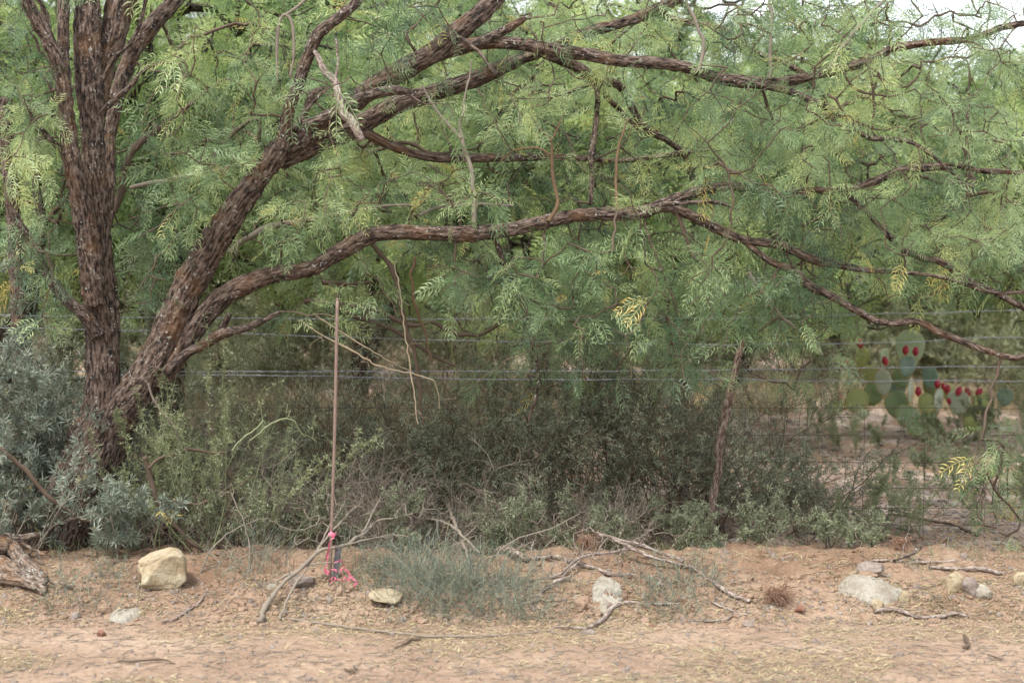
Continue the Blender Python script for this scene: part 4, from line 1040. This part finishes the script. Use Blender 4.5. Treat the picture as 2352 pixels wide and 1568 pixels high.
fallen('crooked grey branch lying across the pile above the pale outcrop', [[(1221, 1291, 11), (1258, 1286, 11), (1305, 1293, 11), (1352, 1307, 10), (1403, 1324, 9), (1453, 1330, 8), (1520, 1350, 6)]], seed=2, twigs=45)
fallen('thin branch curving down left from the pile toward the rush-like clumps', [[(1453, 1260, 6, .06), (1386, 1270, 6, .07), (1335, 1277, 7, .06), (1315, 1293, 7, .04), (1278, 1320, 7, .02), (1218, 1340, 6), (1167, 1354, 5), (1117, 1345, 4)]], seed=3, twigs=45)
fallen('short grey branch pointing steeply down the bank left of the pale outcrop', [[(1318, 1320, 6, .03), (1278, 1334, 8, .02), (1245, 1362, 8), (1221, 1401, 7)], [(1278, 1334, 5, .02), (1330, 1290, 5, .05)]], seed=4, twigs=8)
fallen('thick lichened log half buried in stems above the rush-like clumps', [[(966, 1223, 8, .06), (1016, 1236, 13, .05), (1067, 1256, 17, .03), (1117, 1268, 22, .01), (1167, 1277, 20), (1211, 1297, 15)]], M_bark_old, seed=5, sides=16, ridge=.003, name='fallen_log', cat='log')
fallen('knobbly root-like branch at the road edge in front of the pale outcrop', [[(1275, 1446, 5), (1352, 1445, 7), (1386, 1428, 9), (1403, 1404, 11), (1436, 1391, 9), (1503, 1391, 7), (1560, 1392, 4)]], seed=6, twigs=4)
fallen('very long thin stem lying along the road edge left of centre', [[(640, 1422, 4), (781, 1443, 5), (882, 1455, 5), (983, 1466, 5), (1083, 1466, 4), (1184, 1461, 3), (1260, 1452, 3)]], M_twig_grey, seed=7)
fallen('short dark stick on the road below the long thin stem', [[(905, 1493, 4), (922, 1488, 5), (942, 1476, 7), (966, 1473, 6)]], M_twig, seed=8)
fallen('slender stick lying level on the road at lower left', [[(272, 1523, 4), (302, 1525, 6), (363, 1520, 5), (403, 1528, 3)]], M_twig, seed=9)
fallen('pale curved stick on the bank right of the large yellow block', [[(370, 1434, 7), (403, 1426, 7), (440, 1401, 6), (460, 1384, 5), (475, 1357, 3)]], seed=10)
fallen('smooth wavy stick lying level at the road edge on the right', [[(2009, 1411, 9), (2049, 1408, 10), (2100, 1421, 10), (2140, 1423, 9), (2184, 1416, 8), (2224, 1421, 6)]], M_deadwood, seed=11)
fallen('grey stick lying level above the pair of rocks near the right edge', [[(2133, 1310, 8), (2184, 1312, 10), (2251, 1315, 10), (2308, 1322, 7)]], seed=12, twigs=5)
fallen('short dark stick rising from the slab on the whitish outcrop', [[(2050, 1294, 7), (2086, 1277, 8, .03), (2113, 1256, 9, .07)]], M_bark2, seed=13)
fallen('thin branch lying behind the slab on the whitish outcrop', [[(1982, 1297, 4), (2032, 1292, 6), (2116, 1298, 6), (2194, 1293, 5)], [(2075, 1273, 3, .02), (2116, 1296, 4)]], seed=14, twigs=8)
fallen('dark arched branch on the open ground behind the net wire at right', [[(2049, 1186, 5), (2116, 1196, 6), (2184, 1209, 7), (2244, 1236, 8)], [(2084, 1178, 4, .03), (2116, 1196, 4)]], M_twig, seed=15, twigs=8)
fallen('short stubby black stick on the road at lower right', [[(2213, 1466, 7), (2221, 1474, 9), (2222, 1490, 9), (2212, 1494, 7)]], M_twig, seed=16)
fallen('small forked stick just below the fibrous root clump', [[(1633, 1387, 4), (1680, 1408, 6), (1713, 1416, 4)], [(1580, 1430, 4), (1663, 1429, 5), (1688, 1411, 5)]], seed=17)
fallen('small dark twig on the road at the far lower right', [[(2268, 1508, 4), (2300, 1519, 5)]], M_twig, seed=18)
fallen('pair of tiny dark twigs on the road near the bottom centre', [[(793, 1542, 5), (815, 1549, 6)], [(812, 1534, 4), (820, 1543, 5)]], M_twig, seed=19)
fallen('old dead trunk with forked weathered limbs lying at the bottom left', [
    [(-60, 1250, 60, .1), (0, 1254, 46, .1), (30, 1262, 36, .08), (60, 1300, 32, .04), (97, 1341, 22)],
    [(-40, 1238, 24, .14), (20, 1236, 24, .13), (50, 1238, 18, .12), (75, 1233, 14, .12), (98, 1226, 11, .12)],
    [(50, 1277, 14, .07), (84, 1310, 16, .03), (118, 1337, 15, .01), (168, 1354, 9)],
    [(-60, 1300, 60, .04), (0, 1302, 50, .03), (60, 1330, 34, .0), (100, 1350, 18)],
    [(-60, 1338, 28), (0, 1344, 28), (50, 1351, 25), (104, 1366, 18)], [(52, 1245, 9, .11), (80, 1262, 8, .09), (107, 1273, 6, .08)]], M_bark_old, seed=20, sides=20, ridge=.005, name='fallen_log', cat='log')
# uprooted dead bush, root end on the bank
fallen('uprooted dead grey bush lying on the bank, twigs fanning over the pink ribbon', [
    [(596, 1436, 16), (604, 1415, 14), (622, 1377, 11, .04), (655, 1334, 10, .09), (706, 1293, 9, .14), (739, 1263, 8, .17), (781, 1253, 7, .18), (831, 1226, 6, .21), (865, 1199, 4, .25), (915, 1186, 3, .27)],
    [(642, 1428, 6), (659, 1377, 6, .04), (680, 1340, 5, .08), (730, 1262, 4, .16), (760, 1203, 3, .22), (792, 1156, 2, .28)],
    [(706, 1293, 6, .14), (750, 1235, 4, .2), (800, 1180, 3, .26), (850, 1140, 2, .3)],
    [(781, 1253, 5, .18), (840, 1240, 4, .2), (900, 1228, 3, .2), (940, 1232, 2, .2)],
    [(831, 1226, 4, .21), (860, 1170, 3, .28), (890, 1110, 2, .34)],
    [(642, 1330, 5, .08), (700, 1300, 4, .12), (760, 1290, 3, .13)]], M_twig_grey, seed=21, twigs=120, name='uprooted_bush', cat='shrub')
fallen('bare grey sapling with a kinked stem leaning over the half buried log', [[(1104, 1353, 5), (1080, 1300, 7, .06), (1062, 1240, 7, .13), (1040, 1190, 7, .2), (1020, 1145, 6, .26), (990, 1130, 5, .28), (965, 1112, 3, .3)],
        [(1040, 1190, 6, .2), (1012, 1180, 5, .2), (1003, 1140, 5, .26), (1008, 1122, 5, .28)], [(966, 1197, 4, .18), (990, 1192, 5, .19), (1040, 1210, 5, .18), (1100, 1268, 6, .1)], [(1060, 1240, 5, .13), (1130, 1180, 4, .2), (1190, 1130, 3, .26)]], M_twig_grey, seed=22, twigs=26, name='bare_sapling', cat='shrub')
# extra bare canes arching over the fence foot
def canes(label, lines, Y, mat, seed, twigs=20, name='dry_cane'):
    mb = MB(); R = np.random.default_rng(seed); S_ = []
    for ln in lines:
        C = tube(mb, L3(ln, Y, Y + .1), sides=6, wig=1.2, knot=.3, seed=seed); S_.append(C[::3, :3])
    S_ = np.vstack(S_); k = R.integers(0, len(S_), twigs)
    g_ = grow(S_, S_[k] + R.normal(size=(twigs, 3)) * .07, .03, .4, .0011, .4, .003, R=R); twig_mesh(mb, g_, 3)
    return tag(mb.build(name, mat), label, 'stem')
canes('tan arching cane crossing the steel rod near the second wire', [[(690, 735, 3), (740, 770, 4), (800, 800, 5), (870, 840, 5), (950, 860, 4), (1000, 880, 3), (1010, 940, 2)], [(720, 720, 3), (780, 760, 4), (870, 815, 3), (960, 862, 2)], [(960, 975, 3), (945, 860, 4), (930, 760, 4), (915, 650, 4), (905, 600, 2)]], 7.9, M_tan, 31, 26)
canes('pale kinked twig rising right of the leaning trunk', [[(535, 1035, 5), (552, 1010, 5), (580, 990, 5), (605, 965, 4)], [(575, 1012, 4), (630, 968, 5), (670, 965, 4), (700, 1003, 3)], ], 7.75, M_green_stem, 32, 20)
canes('pale kinked twig hanging down the right side of the leaning trunk', [[(340, 880, 5), (355, 925, 6), (400, 980, 6), (420, 1040, 5)]], 7.75, M_twig_grey, 35, 12)
canes('brown bent branch running through the green plants beside the trunk', [[(330, 1050, 14), (345, 1110, 14), (375, 1180, 13), (430, 1235, 11), (495, 1290, 8)], [(340, 1075, 9), (370, 1050, 9), (430, 1035, 9), (520, 1040, 6)], [(395, 1150, 7), (470, 1155, 8), (540, 1120, 6), (580, 1090, 4)]], 7.8, M_twig, 33, 20, 'bent_branch')
canes('dark slanting branch through the blue-green bush at left', [[(-20, 1010, 10), (40, 1060, 12), (90, 1120, 12), (140, 1160, 11), (200, 1195, 9), (260, 1190, 6), (300, 1170, 4)]], 7.6, M_twig, 34, 14, 'bent_branch')
canes('thin pale dead stems leaning over the rush-like clumps in the middle', [[(1120, 1290, 4), (1180, 1240, 4), (1260, 1215, 3), (1330, 1180, 2)], [(1000, 1330, 4), (1060, 1290, 4), (1150, 1275, 3), (1230, 1240, 2)], [(860, 1300, 4), (930, 1270, 4), (1010, 1262, 3), (1090, 1230, 2)]], 7.5, M_twig_grey, 36, 60)
canes('fine bare twigs arching between the big yellow rock and the uprooted bush', [[(455, 1330, 4), (480, 1270, 4), (530, 1220, 3), (600, 1190, 2)], [(560, 1345, 4), (575, 1280, 4), (560, 1200, 3), (530, 1130, 2)], [(500, 1345, 3), (530, 1300, 3), (580, 1270, 3), (650, 1262, 2)]], 7.5, M_twig_grey, 37, 60)
canes('brown fine twigs over the dark thicket foot left of the long fallen branch', [[(1240, 1280, 4), (1290, 1220, 4), (1330, 1150, 3), (1350, 1080, 2)], [(1200, 1270, 4), (1170, 1200, 4), (1120, 1140, 3), (1050, 1100, 2)], [(1400, 1262, 4), (1450, 1200, 4), (1520, 1160, 3), (1580, 1150, 2)]], 8.1, M_twig, 38, 60)
# reddish fibrous root clumps
def roots(px, py, sz, label, seed, n=130):
    R = np.random.default_rng(seed); b = hit(px, py); mb = MB(); p = b + [0, .03, sz * .8] + R.normal(0, sz * .3, (n, 3)) * [1, .6, .4]; d = unit(R.normal(size=(n, 3)) * [.6, .5, .5] + [.35, -.5, -.5])
    for s in range(4):
        q = p + d * sz * .28; q[:, 2] = np.maximum(q[:, 2], ground_z(q[:, 0], q[:, 1]) + .003); sticks(mb, p, q, np.full(n, .0016 - .0002 * s), np.full(n, .0014 - .0002 * s), 3); p = q; d = unit(d + R.normal(0, .35, (n, 3)) + [0, 0, -.15])
    return tag(mb.build('root_clump', M_root), label, 'roots')
M_root = twigmat('red_root', (.15, .088, .06), (.28, .175, .12))
roots(1782, 1392, .075, 'dark red fibrous root clump at the road edge beside the long fallen branch', 1, 220)
roots(1350, 1262, .075, 'reddish fibrous roots standing up at the top of the branch pile', 2, 120)
roots(2065, 1265, .06, 'reddish clump of dead grass roots behind the whitish outcrop', 4, 110)

# ---------------------------------------------------------------- ground litter, grass
def scatter_pts(n, R, lo=1225, hi=1568, xr=(-150, 2500), bias=1.):
    py = lo + (hi - lo) * R.random(n) ** bias; px = R.uniform(*xr, n)
    Y = F * (EYE - .06) / (py - 586)
    for _ in range(3):
        x = (px - 1176) / F * Y; z = ground_z(x, Y); Y = F * (EYE - z) / (py - 586)
    x = (px - 1176) / F * Y
    return np.stack([x, Y, ground_z(x, Y)], -1)
R = np.random.default_rng(77)
pts = scatter_pts(62000, R, 1215, 1640, (-300, 2650), .9)
dens = fbm(pts * 2.2 + 3, 3); road = pts[:, 1] < edge_y(pts[:, 0])
keep = R.random(len(pts)) < np.where(road, sst(.45, .6, dens) * .85 + .05, sst(.3, .6, dens) * .9 + .15)
pts = pts[keep]; n = len(pts); a = R.uniform(0, 6.28, n)
strip = (np.array([[0, -.0014, 0], [0, .0014, 0], [.018, .0022, .003], [.018, -.0010, .003], [.036, .006, 0], [.036, .004, .0005]]), np.array([[0, 1, 2, 3], [3, 2, 4, 5]]))
mb = MB(); place(mb, strip, pts + [0, 0, .0035], np.stack([np.cos(a), np.sin(a), R.normal(0, .1, n)], -1), np.array([0, 0, 1.]) + R.normal(0, .2, (n, 3)), R.uniform(.5, 1.25, n), np.clip(R.normal(.5, .3, n), 0, 1))
tag(mb.build('leaf_litter', M_straw, smooth=False), kind='stuff')
pts = scatter_pts(20000, R, 1000, 1640, (-300, 2650), .8); pts = pts[R.random(len(pts)) < np.where(pts[:, 1] < edge_y(pts[:, 0]), .16, .75)]; n = len(pts)
V, T = ICO[2]; n0 = len(V)
sz = np.exp(R.normal(-5.5, .5, n)); q = pts[:, None] + V[None] * (sz[:, None] * R.uniform(.6, 1.3, (n, 3)))[:, None] * (1 + .3 * R.random((n, n0, 1)))
p2 = scatter_pts(7000, R, 935, 1260, (1500, 2600), .8); n2 = len(p2); s2 = np.exp(R.normal(-4.7, .5, n2)); q2 = p2[:, None] + V[None] * (s2[:, None] * R.uniform(.6, 1.3, (n2, 3)) * [1, 1, .45])[:, None] * (1 + .3 * R.random((n2, n0, 1)))
q = np.concatenate([q, q2]); n += n2
mb = MB(); mb.add(q.reshape(-1, 3), None, (np.arange(n)[:, None, None] * n0 + T[None]).reshape(-1, 3))
tag(mb.build('gravel', RM['g'], smooth=False), kind='stuff')
pts = scatter_pts(3600, R, 1225, 1640, (-300, 2650), .7); n = len(pts); d = np.stack([R.normal(size=n), R.normal(size=n), R.normal(0, .12, n)], -1); d = unit(d); L = R.uniform(.01, .06, n)[:, None]
mid = pts + d * L + R.normal(0, .004, (n, 3)) * [1, 1, .2]
mb = MB(); sticks(mb, pts + [0, 0, .004], mid + [0, 0, .004], np.full(n, .0016), np.full(n, .0014), 4); sticks(mb, mid + [0, 0, .004], mid + [0, 0, .004] + unit(d + R.normal(0, .4, (n, 3)) * [1, 1, .2]) * L, np.full(n, .0014), np.full(n, .0009), 4)
tag(mb.build('twig_litter', M_twig_grey), kind='stuff')
pts = scatter_pts(9000, R, 1240, 1470, (-300, 2650), 1.); pts = pts[(pts[:, 1] > edge_y(pts[:, 0]) - .1) & (R.random(len(pts)) < sst(.35, .6, fbm(pts * 3.1, 3)))]; n = len(pts)
sz = np.exp(R.normal(-4.75, .45, n)); q = pts[:, None] + V[None] * (sz[:, None] * R.uniform(.6, 1.3, (n, 3)) * [1, 1, .7])[:, None] * (.8 + .5 * R.random((n, n0, 1)))
mb = MB(); mb.add(q.reshape(-1, 3), None, (np.arange(n)[:, None, None] * n0 + T[None]).reshape(-1, 3))
tag(mb.build('soil_clods', M_soil, smooth=False), kind='stuff')
# dry grass beyond the fence and at the foot of the brush
def grass(name, X, Y, h, mat, R, wd=.003, lean=.45):
    n = len(X); p = np.stack([X, Y, ground_z(X, Y)], -1); a = R.uniform(0, 6.28, n)
    Ld = np.stack([np.cos(a) * lean, np.sin(a) * lean, np.ones(n)], -1) + R.normal(0, .2, (n, 3)); Ld = unit(Ld)
    t = (np.array([[0, -wd / 2, 0], [0, wd / 2, 0], [.5, wd / 2.4, .04], [.5, -wd / 2.4, .04], [1, .0004, -.1], [1, -.0004, -.1]]), np.array([[0, 1, 2, 3], [3, 2, 4, 5]]))
    h_ = h * R.uniform(.5, 1.3, n); mb = MB()
    Xd = Ld; Zd = R.normal(size=(n, 3)); Yv = unit(np.cross(Zd, Xd)); Zv = np.cross(Xd, Yv)
    V, Q = t; Wd = V[None, :, 0:1] * Xd[:, None] * h_[:, None, None] + V[None, :, 1:2] * Yv[:, None] + V[None, :, 2:3] * Zv[:, None] * h_[:, None, None] * 2 + p[:, None]
    mb.add(Wd.reshape(-1, 3), (np.arange(n)[:, None, None] * 6 + Q[None]).reshape(-1, 4), None, None, np.repeat(np.clip(R.normal(.4, .25, n), 0, 1), 6))
    return tag(mb.build(name, mat, smooth=False), kind='stuff')
cl = np.random.default_rng(3)
Yc = cl.uniform(10, 26, 330); Xc = (cl.uniform(300, 2400, 330) - 1176) / F * Yc; sel = (fbm(np.stack([Xc * .5, Yc * .4, Xc * 0], -1), 2) > .44) & ~((Xc / Yc * F + 1176 > 1600) & (Yc < 14.5)); Xc, Yc = Xc[sel], Yc[sel]
k = cl.integers(0, len(Xc), 22000); grass('dry_grass', Xc[k] + cl.normal(0, .14, len(k)), Yc[k] + cl.normal(0, .14, len(k)), .26, M_straw, cl, .005)
Yc = cl.uniform(11, 14, 40); Xc = (cl.uniform(520, 900, 40) - 1176) / F * Yc
k = cl.integers(0, 40, 16000); grass('dry_grass', Xc[k] + cl.normal(0, .16, len(k)), Yc[k] + cl.normal(0, .16, len(k)), .42, M_straw, cl, .004)
Yc = cl.uniform(7.5, 8.7, 60); Xc = (cl.uniform(0, 2400, 60) - 1176) / F * Yc
k = cl.integers(0, 60, 1100); grass('green_grass', Xc[k] + cl.normal(0, .04, len(k)), Yc[k] + cl.normal(0, .04, len(k)), .075, M_green_stem, cl, .0025)
# a far belt of brush that closes the view
R = np.random.default_rng(9); n = 15000
Y = R.uniform(30, 42, n); X = R.uniform(-20, 20, n); hh = 2.6 + 2.6 * fbm(np.stack([X * .35, Y * .1, X * 0], -1), 3)
P = np.stack([X, Y, R.random(n) ** .8 * hh], -1)
V, Q = cluster(7, .42, .12, R, (0, 1.2)); mb = MB(); place(mb, (V, Q), P, R.normal(size=(n, 3)), R.normal(size=(n, 3)), R.uniform(.6, 1.3, n), np.clip(.2 + .5 * fbm(P * .5, 2) + R.normal(0, .1, n), 0, 1))
tag(mb.build('distant_brush', M_leaf_far, smooth=False), kind='stuff')
# darker understorey bushes below the far trees
UB = None
for i, (px, Y, w_, h, lb) in enumerate([(2180, 18, 2.6, 1.4, 'dark bush in the shade right behind the cactus'), (2420, 16.5, 2.4, 1.3, 'dark bush at the right edge behind the cactus'), (1900, 21, 2.6, 1.5, 'dark bush behind the cactus, left side'),
        (1500, 20, 2.6, 1.3, 'bush in the distance behind the crooked fence post'), (1100, 19, 2.6, 1.5, 'distant bush behind the hanging branch'), (700, 17, 2.4, 1.4, 'distant bush behind the dry grass'), (300, 14.5, 2.4, 1.6, 'shaded bush behind the leaning trunk')]):
    if UB is None:
        R = np.random.default_rng(4); UB = shrub('understorey_shrub', lb, px, Y, w_, h, cluster(6, .07, .012, R), M_leaf_under, M_twig, 0, 1, 130, stems=26, sides=(9, 6), rr=.007, group='shaded bushes under the far trees')
    else:
        b = base(px, Y); o = empty('understorey_shrub', b, lb, 'shrub', 'shaded bushes under the far trees'); o.rotation_euler.z = i * 1.1; o.scale = (w_ / 2.6, w_ / 2.6, h / 1.4)
        for ch in UB.children:
            c = ch.copy(); COL.objects.link(c); c.parent = o
for o in bpy.data.objects:
    for k in ('wl', 'h', 'w'):
        if k in o: del o[k]
